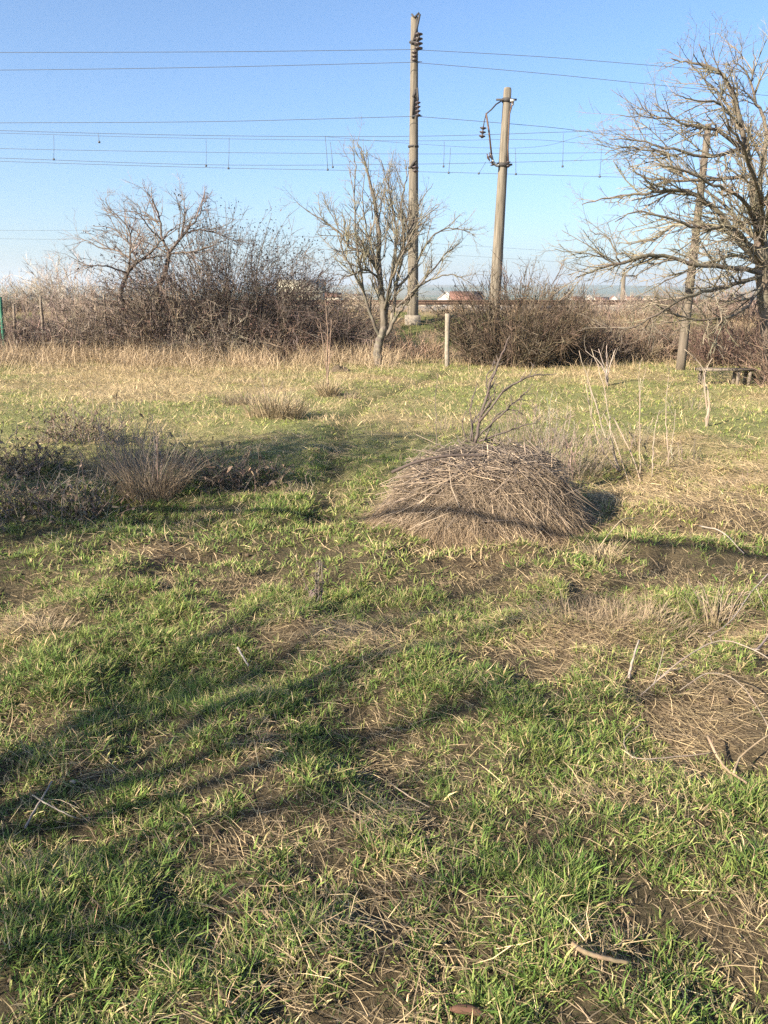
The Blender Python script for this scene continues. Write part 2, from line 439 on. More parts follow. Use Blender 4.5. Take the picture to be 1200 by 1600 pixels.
# ------------------------------------------------------------------ ground: one sheet to the horizon
def axis_x():
    a = np.concatenate([np.arange(0, 3.8, 0.085), np.geomspace(3.85, 30, 52), np.geomspace(30.5, 6000, 26)[0:]])
    return np.concatenate([-a[:0:-1], a])
def axis_y():
    a = np.concatenate([-np.geomspace(6000, 3, 24), np.arange(-2.6, 0.6, 0.3), np.arange(0.7, 9, 0.08), np.geomspace(9.1, 46, 95), np.geomspace(47, 6000, 44)])
    return a
gx, gy = axis_x(), axis_y()
X, Y = np.meshgrid(gx, gy)
Z = gh(X, Y)
nearm = (np.abs(X) < 6) & (Y < 9)
Z = Z + np.where(nearm, 0.035 * (fbm(X, Y, 0.16, 44, 3) - .5), 0)
dry, bare, lush = fields(X.ravel(), np.maximum(Y.ravel(), 0.6))
xr, yr = X.ravel(), Y.ravel()
soil = np.array([0.085, 0.062, 0.042]); thatch = np.array([0.165, 0.118, 0.072]); under = np.array([0.105, 0.085, 0.050])
gc = under[None] * (1 - dry[:, None]) + thatch[None] * dry[:, None]
gc = gc * (1 - bare[:, None]) + soil[None] * bare[:, None]
sw = sstep(4.6, 8.5, yr)[:, None]; gc = gc * (1 - sw) + sw * (np.array([0.21, 0.215, 0.085])[None] * (1 - dry[:, None]) + np.array([0.38, 0.30, 0.16])[None] * dry[:, None]) * (1 - .5 * bare[:, None])
fine = fbm(xr, yr, 0.09, 90, 2)[:, None]
gc = gc * (0.7 + 0.6 * fine)
bank = sstep(19, 22, yr)[:, None]
bankc = np.array([0.26, 0.20, 0.12])[None] * (0.6 + 0.8 * fbm(xr, yr, 1.3, 91)[:, None])
gm = (fbm(xr, yr, 2.0, 92) > 0.68)[:, None]
bankc = np.where(gm, np.array([0.13, 0.14, 0.05])[None], bankc)
gc = gc * (1 - bank) + bankc * bank
far = sstep(60, 140, yr)[:, None]
farc = np.array([0.16, 0.15, 0.09])[None] * (0.5 + fbm(xr, yr, 180, 93)[:, None]) * np.array([1, 1, 1])
farc = np.where((fbm(xr, yr, 260, 94) > 0.5)[:, None], np.array([0.07, 0.10, 0.05])[None], farc)
gc = gc * (1 - far) + farc * far
ny, nx = X.shape
i = np.arange(ny - 1)[:, None] * nx; j = np.arange(nx - 1)[None, :]
q0, q1, q2, q3 = i + j, i + j + 1, i + nx + j + 1, i + nx + j
mb = MB()
mb.add(np.stack([xr, yr, Z.ravel()], -1), np.concatenate([np.stack([q0, q1, q2], -1).reshape(-1, 3), np.stack([q0, q2, q3], -1).reshape(-1, 3)]), gc)
tag(mb.build('ground', M['ground'], smooth=True), 'uneven meadow ground with soil and thatch reaching the horizon', None, kind='structure')

# ------------------------------------------------------------------ grass blades
def ribbons(mb, base, az, th0, th1, L, w, col, K=3, azc=None, roll=None, tipcol=None):
    """bent blades: th = angle from upright at root and tip, az = heading, azc = change of heading, roll = turn of the flat side"""
    n = len(base); S = np.linspace(0, 1, K + 1)
    azc = np.zeros(n) if azc is None else azc
    p = base.copy(); P = [p.copy()]; D = []
    for k in range(K):
        s = (k + .5) / K
        th = th0 + (th1 - th0) * s; a = az + azc * s
        d = np.stack([np.sin(th) * np.cos(a), np.sin(th) * np.sin(a), np.cos(th)], -1)
        p = p + d * (L / K)[:, None]; P.append(p.copy()); D.append(d)
    D.append(D[-1])
    side0 = np.stack([-np.sin(az), np.cos(az), 0 * az], -1)
    roll = rng.uniform(-.7, .7, n) if roll is None else roll
    V = []
    for k in range(K):
        nrm = np.cross(D[k], side0); sd = side0 * np.cos(roll)[:, None] + nrm * np.sin(roll)[:, None]
        ww = (w * (1 - 0.75 * S[k] ** 1.6) * (0.75 + 0.25 * min(1, S[k] * 3)))[:, None] * 0.5
        V += [P[k] - sd * ww, P[k] + sd * ww]
    V.append(P[K])
    nv = 2 * K + 1
    V = np.stack(V, 1).reshape(-1, 3)
    b = (np.arange(n) * nv)[:, None]; T = []
    for k in range(K - 1):
        T += [b + np.array([2 * k, 2 * k + 1, 2 * k + 3]), b + np.array([2 * k, 2 * k + 3, 2 * k + 2])]
    T.append(b + np.array([2 * K - 2, 2 * K - 1, 2 * K]))
    T = np.stack(T, 1).reshape(-1, 3)
    if tipcol is None: C = np.repeat(col, nv, 0)
    else:
        ss = np.concatenate([np.repeat(S[:K], 2), [1.0]])[None, :, None]
        C = (col[:, None, :] * (1 - ss) + tipcol[:, None, :] * ss).reshape(-1, 3)
    mb.add(V, T, C)

def scatter(n, y0, y1, margin=1.2, pw=1.0):
    """random points over the part of the field in view, plus a margin beside it"""
    y = y0 + (y1 - y0) * rng.random(n) ** pw
    hw = 0.56 * y + margin
    wmax = 0.56 * y1 + margin
    keep = rng.random(n) < hw / wmax
    y = y[keep]; x = rng.uniform(-1, 1, len(y)) * (0.56 * y + margin)
    k_ = (np.abs(x) < 0.56 * y + .4) | (rng.random(len(x)) < .6)          # thinner beside the view
    return x[k_], y[k_]

hay_c = gpt(752, 812)
HX, HY = float(hay_c[0]), float(hay_c[1])
def in_pile(x, y, g=1.0): return ((x - HX) / (0.80 * g)) ** 2 + ((y - HY) / (0.55 * g)) ** 2 < 1

GREEN_A = np.array([0.092, 0.162, 0.034]); GREEN_B = np.array([0.30, 0.32, 0.09]); STRAW = np.array([0.48, 0.37, 0.20]); DULL = np.array([0.31, 0.225, 0.145])

def green_tufts(mb, ntuft, y0, y1, per, Lm, Wm, K, margin=1.2, spread=0.035, pw=1.0, far=0.0):
    x, y = scatter(ntuft, y0, y1, margin, pw)
    d, b, l = fields(x, y)
    cl = fbm(x, y, 0.23, 57, 2)                       # clumps a hand or two across
    p = np.clip(0.72 + 0.5 * l - 0.66 * d - 0.72 * b + (1 - far) * 2.2 * (cl - 0.45) - far * .2 + far * .25, 0.02 + .1 * far, 1)
    keep = (rng.random(len(x)) < p) & ~in_pile(x, y, 0.95)
    x, y, l, d, cl = x[keep], y[keep], l[keep], d[keep], cl[keep]
    cnt = rng.poisson(per * (0.6 + 0.6 * l)) + 2
    idx = np.repeat(np.arange(len(x)), cnt); n = len(idx)
    broad = (rng.random(len(x)) < 0.07 * (1 - far))[idx]
    sz = (0.6 + 0.5 * rng.random(len(x)) + 0.35 * l + .5 * np.clip(cl - .5, 0, 1))[idx]
    ang = rng.uniform(0, 2 * PI, n); rr = np.abs(rng.normal(0, spread, n)) * sz
    bx = x[idx] + rr * np.cos(ang); by = y[idx] + rr * np.sin(ang)
    base = np.stack([bx, by, gh(bx, by) - 0.006 ], -1)
    az = ang + rng.normal(0, 0.6, n)
    th0 = np.clip(np.abs(rng.normal(0.32, 0.32, n)) + rr * 6, 0, 1.25); th1 = th0 + np.abs(rng.normal(0.9, 0.5, n))
    L = Lm * sz * rng.uniform(0.4, 1.3, n); w = Wm * np.exp(rng.normal(-.05, .35, n))
    L = np.where(broad, L * .55, L); w = np.where(broad, w * 2.4, w); th0 = np.where(broad, th0 + .4, th0)
    tone = rng.normal(0, .16, len(x))[idx]
    t = np.clip(rng.normal(0.27, 0.22, n) + .06 * sstep(3, 6, by) + tone + 0.3 * d[idx] + 0.5 * (fbm(bx, by, 1.5, 55) - .5) + .35 * far, 0, 1)[:, None]
    col = GREEN_A * (1 - t) + GREEN_B * t
    dead = (rng.random(n) < 0.12 + 0.25 * d[idx] + .12 * far)[:, None]
    deadc = STRAW * rng.uniform(.55, 1.15, (n, 1)) * (1 + rng.normal(0, .05, (n, 3)))
    col = np.where(dead, deadc, col) * rng.uniform(0.7, 1.25, n)[:, None]
    tip = np.where((rng.random(n) < 0.2)[:, None], col * 0.4 + STRAW * 0.6, col * 1.25)  # some tips dried to straw, the rest lightened as painted sun highlights
    ribbons(mb, base, az, th0, th1, L, w, col, K, rng.normal(0, .7, n), None, tip)

def straw_litter(mb, n, y0, y1, Lm, Wm, K, base_p=0.16, margin=1.2, pw=1.0, lift=0.02, keep_bare=0.3, tilt=1.42):
    x, y = scatter(n, y0, y1, margin, pw)
    d, b, l = fields(x, y)
    keep = (rng.random(len(x)) < np.clip(base_p + 0.95 * d + keep_bare * b, 0.04, 1)) & ~in_pile(x, y, 0.9)
    x, y, d = x[keep], y[keep], d[keep]; n = len(x)
    base = np.stack([x, y, gh(x, y) + rng.random(n) ** 2 * lift * (0.4 + d)], -1)
    az = rng.uniform(0, 2 * PI, n)
    az = np.where(rng.random(n) < 0.55, 2.6 + 2.4 * (fbm(x, y, 0.9, 61) - .5) * 2 + rng.normal(0, .5, n), az)
    th = rng.normal(tilt, 0.16, n); th1 = th + rng.normal(.25, 0.22, n)
    L = Lm * rng.uniform(0.35, 1.5, n); w = Wm * rng.uniform(0.6, 1.4, n)
    t = rng.random(n)[:, None] * 0.9
    col = (STRAW * (1 - t) + DULL * t) * np.exp(rng.normal(-.15, .38, n))[:, None]
    ribbons(mb, base, az, th, th1, L, w, col, K, rng.normal(0, .55, n), rng.uniform(-.5, .5, n))

mb = MB()
green_tufts(mb, 21500, 1.0, 4.2, 31, 0.052, 0.0038, 2, 1.7, 0.024, 1.05)
green_tufts(mb, 18500, 4.2, 8.0, 17, 0.058, 0.0058, 2, 1.9, 0.032, 0.8)
green_tufts(mb, 28500, 8.0, 20.5, 8, 0.062, 0.0095, 2, 2.2, 0.06, 0.85, 1.0)
tag(mb.build('grass', M['grass']), 'short green tufts of winter grass over the field', 'grass', kind='stuff')
mb = MB()
straw_litter(mb, 165000, 1.0, 4.5, 0.105, 0.0022, 2, 0.20, 1.7, 0.95, 0.05)
straw_litter(mb, 72000, 1.0, 4.5, 0.034, 0.0032, 2, 0.85, 1.5, 1.0, 0.012, 0.25)
straw_litter(mb, 115000, 4.5, 9.0, 0.12, 0.0046, 2, 0.22, 1.6, 0.8, 0.05, 0.3, 1.3)
straw_litter(mb, 120000, 9.0, 21.0, 0.13, 0.0075, 2, 0.32, 1.3, 0.85, 0.05, 0.3, 1.05)
tag(mb.build('straw_litter', M['straw']), 'flattened dry straw lying between the grass tufts', 'straw', kind='stuff')
# crumbs of soil on the bare patches
mb = MB(); x, y = scatter(70000, 1.0, 5.5, .6, .72); d, b, l = fields(x, y)
k_ = rng.random(len(x)) < np.clip(b * 1.3 - .05 + .15 * d, 0.04, 1); x, y = x[k_], y[k_]; n = len(x)
r = np.exp(rng.normal(-5.1, .5, n))[:, None, None]; ax = rng.normal(0, 1, (n, 6, 3)); oc = np.array([(1, 0, 0), (-1, 0, 0), (0, 1, 0), (0, -1, 0), (0, 0, 1), (0, 0, -1)], float)
v = np.stack([x, y, gh(x, y) + .002], -1)[:, None, :] + r * (oc[None] * rng.uniform(.6, 1.2, (n, 6, 1)) + ax * .25)
f = np.array([(0, 2, 4), (2, 1, 4), (1, 3, 4), (3, 0, 4), (2, 0, 5), (1, 2, 5), (3, 1, 5), (0, 3, 5)])
mb.add(v.reshape(-1, 3), (np.arange(n)[:, None, None] * 6 + f[None]).reshape(-1, 3), np.repeat(np.array([[0.085, 0.062, 0.042]]) * rng.uniform(.6, 1.5, (n, 1)), 6, 0))
tag(mb.build('soil_crumbs', M['twig']), 'loose dark crumbs of soil on the bare patches', 'soil', kind='stuff')

# tall dry grass along the hedge foot and on the bank
def tall_dry(mb, x, y, Lm, Wm, colA, colB, K=2):
    n = len(x)
    base = np.stack([x, y, gh(x, y) - 0.01], -1)
    az = rng.uniform(0, 2 * PI, n); th0 = np.abs(rng.normal(0.15, .2, n)); th0 = th0 + np.abs(rng.normal(0, .35, n)); th1 = th0 + np.abs(rng.normal(.8, .6, n))
    L = Lm * rng.uniform(.4, 1.3, n); t = rng.random(n)[:, None]
    col = (np.asarray(colA) * t + np.asarray(colB) * (1 - t)) * rng.uniform(.7, 1.2, n)[:, None]
    ribbons(mb, base, az, th0, th1, L, Wm * rng.uniform(.6, 1.3, n), col, K, rng.normal(0, .4, n))
mb = MB()
n = 42000
x = rng.uniform(-12, 13, n); y = rng.normal(19.4, 0.95, n)
left = x < 0.3
keep = (rng.random(n) < np.where(left, 0.95, 0.22)) & (fbm(x, y, .8, 14) + .2 * rng.random(n) > 0.52)
lf_ = keep & (x < .3); rt_ = keep & (x >= .3)
tall_dry(mb, x[lf_], y[lf_], 0.62, 0.009, (0.50, 0.39, 0.25), (0.36, 0.265, 0.175))
tall_dry(mb, x[rt_], y[rt_], 0.40, 0.009, (0.46, 0.35, 0.22), (0.33, 0.24, 0.16))
n = 34000
x = rng.uniform(-11, 9, n); y = rng.uniform(10.5, 19.5, n)
keep = (fbm(x, y, .9, 15) + .12 * rng.random(n) > np.where(x < .5, 0.60, .70) - .10 * sstep(15, 19, y)) & (rng.random(n) < .25 + .75 * sstep(11, 18, y)) & (path_dist(x, y) > .25)
tall_dry(mb, x[keep], y[keep], 0.20, 0.0075, (0.42, 0.33, 0.19), (0.32, 0.25, 0.14))
n = 26000
x, y = scatter(n, 4.8, 13.0, .8, .9); d, b_, l_ = fields(x, y); k_ = (rng.random(len(x)) < np.clip(1.5 * d - .75, 0, 1)) & ~in_pile(x, y, 1.05)
x, y = x[k_], y[k_]; n = len(x); t = rng.random((n, 1)); th = np.abs(rng.normal(.75, .35, n)); sw_ = 2.0 * PI * fbm(x, y, 1.1, 63)
ribbons(mb, np.stack([x, y, gh(x, y) - .005], -1), sw_ + rng.normal(0, .8, n), th, th + np.abs(rng.normal(.7, .4, n)), rng.uniform(.07, .22, n), rng.uniform(.003, .007, n), (np.array([.52, .41, .23]) * t + np.array([.36, .27, .165]) * (1 - t)) * rng.uniform(.7, 1.2, (n, 1)), 3, rng.normal(0, .6, n))
tag(mb.build('tall_dry_grass', M['straw']), 'pale tall dry grass along the foot of the hedge', 'grass', kind='stuff')
mb = MB()
n = 18000
x = rng.uniform(-16, 17, n); y = rng.uniform(21.3, 29.5, n)
keep = fbm(x, y, 1.2, 16) > 0.36
x, y = x[keep], y[keep]
g = (fbm(x, y, 2.0, 92) > 0.66)
tall_dry(mb, x[~g], y[~g], 0.30, 0.02, (0.36, 0.27, 0.17), (0.27, 0.19, 0.12), 2)
tall_dry(mb, x[g], y[g], 0.16, 0.02, (0.15, 0.16, 0.055), (0.26, 0.22, 0.10), 2)
tag(mb.build('bank_grass', M['straw']), 'dry grass covering the slope of the railway bank', 'grass', kind='stuff')

# ------------------------------------------------------------------ brushwood and straw pile
pile = thing('straw_pile', (HX, HY, gz(HX, HY)), 'low grey-brown pile of reed stalks and hay in mid field', 'hay pile')
HZ = gz(HX, HY)
def pile_h(x, y):
    u = (x - HX + .01) / 0.85; v = (y - HY) / 0.60
    r = np.sqrt(u * u * (1 + 0.10 * np.sin(3 * np.arctan2(v, u) + 1)) + v * v)
    top = 0.415 + 0.04 * np.exp(-((u - 0.15) / .3) ** 2) - 0.12 * sstep(-.10, -.75, u) - 0.03 * sstep(.35, .8, u)
    return top * (1 - sstep(0.58, 1.0, r)) ** 0.8 + 0.22 * (fbm(x, y, .27, 33) - .5) * np.clip((1 - r) * 3, 0, 1)
mb = MB()
nr, na = 26, 64
vv = []
for a in range(nr):
    for b in range(na):
        r = 1.03 * a / (nr - 1); th = b * 2 * PI / na
        vv.append((HX + .86 * r * math.cos(th), HY + .6 * r * math.sin(th)))
vv = np.array(vv); zz = np.maximum(pile_h(vv[:, 0], vv[:, 1]) - 0.035, -0.04)
tt = []
for a in range(nr - 1):
    for b in range(na):
        c = (b + 1) % na
        tt += [(a * na + b, (a + 1) * na + b, (a + 1) * na + c), (a * na + b, (a + 1) * na + c, a * na + c)]
mb.add(np.column_stack([vv, zz + HZ]), tt)
mb.build('mound', M['core'], pile)

mb = MB()                                     # fine hay hanging down the skirt
n = 26000
th = rng.uniform(0, 2 * PI, n); r = np.sqrt(rng.uniform(0.25, 1.06, n))
bx = HX + .86 * r * np.cos(th); by = HY + .6 * r * np.sin(th)
bz = HZ + np.maximum(pile_h(bx, by), 0) + rng.uniform(-.04, .03, n)
outa = np.arctan2(np.sin(th) / .6, np.cos(th) / .86)
az = np.where(rng.random(n) < 0.6, outa + rng.normal(0, .5, n), rng.uniform(0, 2 * PI, n))
slope = sstep(.3, .85, r) * (1 - sstep(.95, 1.05, r))
th0 = 1.5 + 0.75 * slope + rng.normal(0, .25, n)
L = rng.uniform(.07, .26, n); w = rng.uniform(.0016, .0034, n)
t = rng.random(n)[:, None]
hc = (np.array([0.40, 0.31, 0.21]) * (1 - t) + np.array([0.16, 0.122, 0.09]) * t) * rng.uniform(.55, 1.2, n)[:, None]
low_ = sstep(.72, .95, r)[:, None]
hc = hc * (1 - low_) + hc * low_ * np.array([1.05, .99, .92])
ribbons(mb, np.stack([bx, by, bz], -1), az, th0, th0 + rng.normal(.1, .35, n), L, w, hc, 2, rng.normal(0, .7, n), rng.uniform(-.8, .8, n))
o = mb.build('hay', M['straw'], pile); o['kind'] = 'stuff'
def jackstraw(n, um, us, vm, vs_, azm, azs, rnd, Lr, rr_, lift, bias, cols):
    u = rng.normal(um, us, n); v = rng.normal(vm, vs_, n); k = u * u + v * v < .80; u, v = u[k], v[k]; n = len(u)
    x = HX + .86 * u; y = HY + .6 * v
    az = np.where(rng.random(n) < rnd, rng.uniform(-PI, PI, n), rng.normal(azm, azs, n)); L = rng.uniform(*Lr, n)
    dx, dy = np.cos(az), np.sin(az)
    sl = (pile_h(x + dx * L * .4, y + dy * L * .4) - pile_h(x - dx * L * .4, y - dy * L * .4)) / (.8 * L)
    sl = sl * .85 + rng.normal(bias, .14, n)
    d = np.stack([dx, dy, sl], -1); d /= np.linalg.norm(d, axis=1, keepdims=True)
    c = np.stack([x, y, HZ + pile_h(x, y) + rng.uniform(*lift, n)], -1); bend = rng.normal(0, .025, (n, 3)) * L[:, None]
    P = np.stack([c - d * (L / 2)[:, None], c - d * (L / 6)[:, None] + bend, c + d * (L / 6)[:, None] + bend * .8, c + d * (L / 2)[:, None]], 1)
    P[:, :, 2] = np.maximum(P[:, :, 2], HZ + .004)
    r0_ = rng.uniform(*rr_, n); t = rng.random((n, 1)); C = (np.asarray(cols[0])[None] * t + np.asarray(cols[1])[None] * (1 - t)) * rng.uniform(.6, 1.3, (n, 1))
    return P, r0_, C
mb = MB()                                     # stalks thrown across the top, running down to the right
for args in ((2600, .05, .42, -.25, .42, -.22, .45, .30, (.15, .5), (.0013, .0030), (-.04, .04), -.10, ((0.36, 0.28, 0.20), (0.20, 0.155, 0.12))),
             (420, .0, .35, -.35, .30, -.25, .28, .12, (.25, .65), (.0018, .0036), (.0, .06), -.16, ((0.44, 0.34, 0.235), (0.28, 0.215, 0.165))),
             (1100, .08, .34, .0, .32, .1, .7, .5, (.15, .45), (.0016, .0036), (.0, .11), .0, ((0.20, 0.165, 0.135), (0.10, 0.08, 0.068)))):
    P, r0_, C = jackstraw(*args); batch_tubes(mb, P, r0_, r0_ * .6, C)
o = mb.build('reed_stalks', M['twig'], pile); o['kind'] = 'stuff'
P, r0_, C = jackstraw(64, .05, .40, -.2, .40, -.2, .5, .35, (.3, .7), (.0032, .0052), (.02, .09), -.05, ((0.38, 0.30, 0.22), (0.13, 0.10, 0.08)))
for k in range(len(P)):                        # the thick sticks one can pick out
    mb = MB(); mb.tube(P[k], np.linspace(r0_[k], r0_[k] * .7, 4), 5, C[k]); mb.build('stick', M['twig'], pile)
tw = MB()                                      # fine twigs standing up out of the top
n = 110; u = rng.normal(.12, .35, n); v = rng.normal(.1, .3, n); x = HX + .86 * u; y = HY + .6 * v
q = batch_wander(np.stack([x, y, HZ + np.maximum(pile_h(x, y), 0) - .03], -1), np.stack([rng.normal(0, .5, n), rng.normal(0, .4, n), np.ones(n)], -1), rng.uniform(.08, .28, n), 4, .15, np.zeros(3))
c = np.array([[0.20, 0.165, 0.14]]) * rng.uniform(.6, 1.5, (n, 1)); batch_tubes(tw, q, np.full(n, .003), np.full(n, .0015), c)
shoots(tw, q, np.tile([[.003, .0016]], (n, 1)), [(14, .09, .8, .15, (0, 0, .02), .2, .0024)], c)
o = tw.build('upright_twigs', M['twig'], pile); o['kind'] = 'stuff'
mb = MB()
p = [at(612, 738, HY - .30), at(650, 722, HY - .32), at(700, 712, HY - .30), at(760, 712, HY - .25)]
mb.tube(crom(p), np.linspace(.012, .009, 16), 6, (0.09, 0.07, 0.06)); mb.build('stick', M['twig'], pile)

# ------------------------------------------------------------------ trees
def mirror_tree(name, base, label, limbs, trunkpts, tr, shoot, col, twigcol, cat='tree'):
    """limbs: list of (points, r0, r1); shoots: twig levels"""
    root = thing(name, base, label, cat)
    mb = MB(); q, rr = limb(mb, trunkpts, tr[0], tr[1], 12, col, 0.006, 6)
    mb.build('trunk', M['bark'], root, smooth=True)
    tw = MB(); paths = []; rads = []
    for pts, r0, r1 in limbs:
        lb = MB(); q, rr = limb(lb, pts, r0, r1, 7, col, 0.011, 5)
        lb.build('limb', M['bark'], root, smooth=True)
        paths.append(resample(q, 20)); rads.append((rr[0], rr[-1]))
    shoots(tw, np.array(paths), np.array(rads), shoot, np.repeat(np.asarray(twigcol, float)[None], len(paths), 0))
    if tw.n: tw.build('crown', M['twig'], root)
    return root

# the small fruit tree in the middle
TY = float(gpt(592, 572)[1])
def c2(x, y, dy=0.0): return at(400 + x / 3.0, 200 + y / 3.0, TY + dy)
base = gp(592, 572)
L = [
 ([c2(585, 985), c2(540, 880, -.1), c2(505, 760, -.2), c2(488, 660, -.3), c2(470, 520, -.35), c2(462, 350, -.35), c2(465, 180, -.3), c2(440, 80, -.3)], .040, .006),
 ([c2(596, 975), c2(595, 820), c2(580, 700, .05), c2(575, 520, .1), c2(562, 370, .15), c2(525, 220, .2), c2(500, 120, .25), c2(472, 60, .3)], .082, .006),
 ([c2(605, 970), c2(615, 820, .1), c2(645, 640, .2), c2(655, 470, .3), c2(625, 300, .35), c2(585, 150, .4)], .055, .007),
 ([c2(612, 975), c2(640, 880, .05), c2(655, 760, .15), c2(690, 560, .3), c2(680, 380, .35), c2(705, 240, .4), c2(700, 150, .4)], .052, .006),
 ([c2(610, 975), c2(660, 880, -.1), c2(720, 800, -.2), c2(800, 700, -.3), c2(880, 600, -.4), c2(970, 530, -.5)], .045, .006),
 ([c2(655, 760, .15), c2(740, 660, .3), c2(800, 540, .4), c2(870, 480, .5), c2(960, 475, .5), c2(1030, 510, .5)], .032, .005),
 ([c2(660, 840, -.1), c2(760, 745, -.4), c2(850, 700, -.6), c2(930, 690, -.7), c2(1010, 730, -.8)], .03, .005),
 ([c2(585, 700, .05), c2(520, 590, -.1), c2(440, 560, -.25), c2(400, 500, -.3), c2(330, 445, -.35), c2(260, 400, -.35), c2(190, 345, -.3)], .04, .005),
 ([c2(570, 660), c2(500, 545, .2), c2(460, 500, .3), c2(420, 500, .35), c2(370, 440, .4), c2(310, 300, .4)], .03, .005),
 ([c2(590, 720), c2(520, 665, -.3), c2(450, 690, -.5), c2(400, 690, -.6), c2(320, 680, -.7)], .028, .005),
 ([c2(590, 760), c2(560, 620, -.4), c2(520, 480, -.6), c2(500, 350, -.7), c2(510, 210, -.7)], .032, .006),
 ([c2(650, 640, .2), c2(720, 480, .5), c2(770, 350, .7), c2(830, 260, .8)], .026, .005),
 ([c2(600, 860), c2(640, 700, -.6), c2(700, 560, -.9), c2(770, 440, -1.1), c2(850, 370, -1.2)], .03, .005),
 ([c2(600, 860), c2(560, 720, .6), c2(520, 560, .9), c2(560, 420, 1.1), c2(600, 300, 1.2)], .03, .005),
 ([c2(640, 700, .1), c2(690, 590, .7), c2(730, 480, 1.0), c2(690, 330, 1.2), c2(650, 210, 1.2)], .028, .005),
 ([c2(500, 760, -.2), c2(440, 640, -.6), c2(400, 560, -.7), c2(420, 440, -.8), c2(380, 370, -.8)], .024, .005),
]
SH = [(7, .75, .55, .12, (0, 0, .12), .12, .015), (9.5, .34, .75, .14, (0, 0, .06), .1, .010), (11, .12, .85, .12, (0, 0, .04), .1, .0065)]
for k in range(11):
    x0_ = rng.uniform(500, 760); y0_ = rng.uniform(420, 700); dd = rng.uniform(-.9, .9); dx_ = rng.normal(0, 26) + (x0_ - 620) * .12
    L.append(([c2(x0_, y0_, dd), c2(x0_ + dx_ * .4, y0_ - 90, dd), c2(x0_ + dx_, y0_ - rng.uniform(150, 260), dd)], .014, .004))
mirror_tree('fruit_tree', base, 'small bare fruit tree with forked trunk before the tall concrete pole', L,
            [base + [0, 0, -.05], c2(570, 1050), c2(583, 985), c2(600, 930)], (.115, .075), SH, (0.145, 0.125, 0.10), (0.19, 0.163, 0.118))

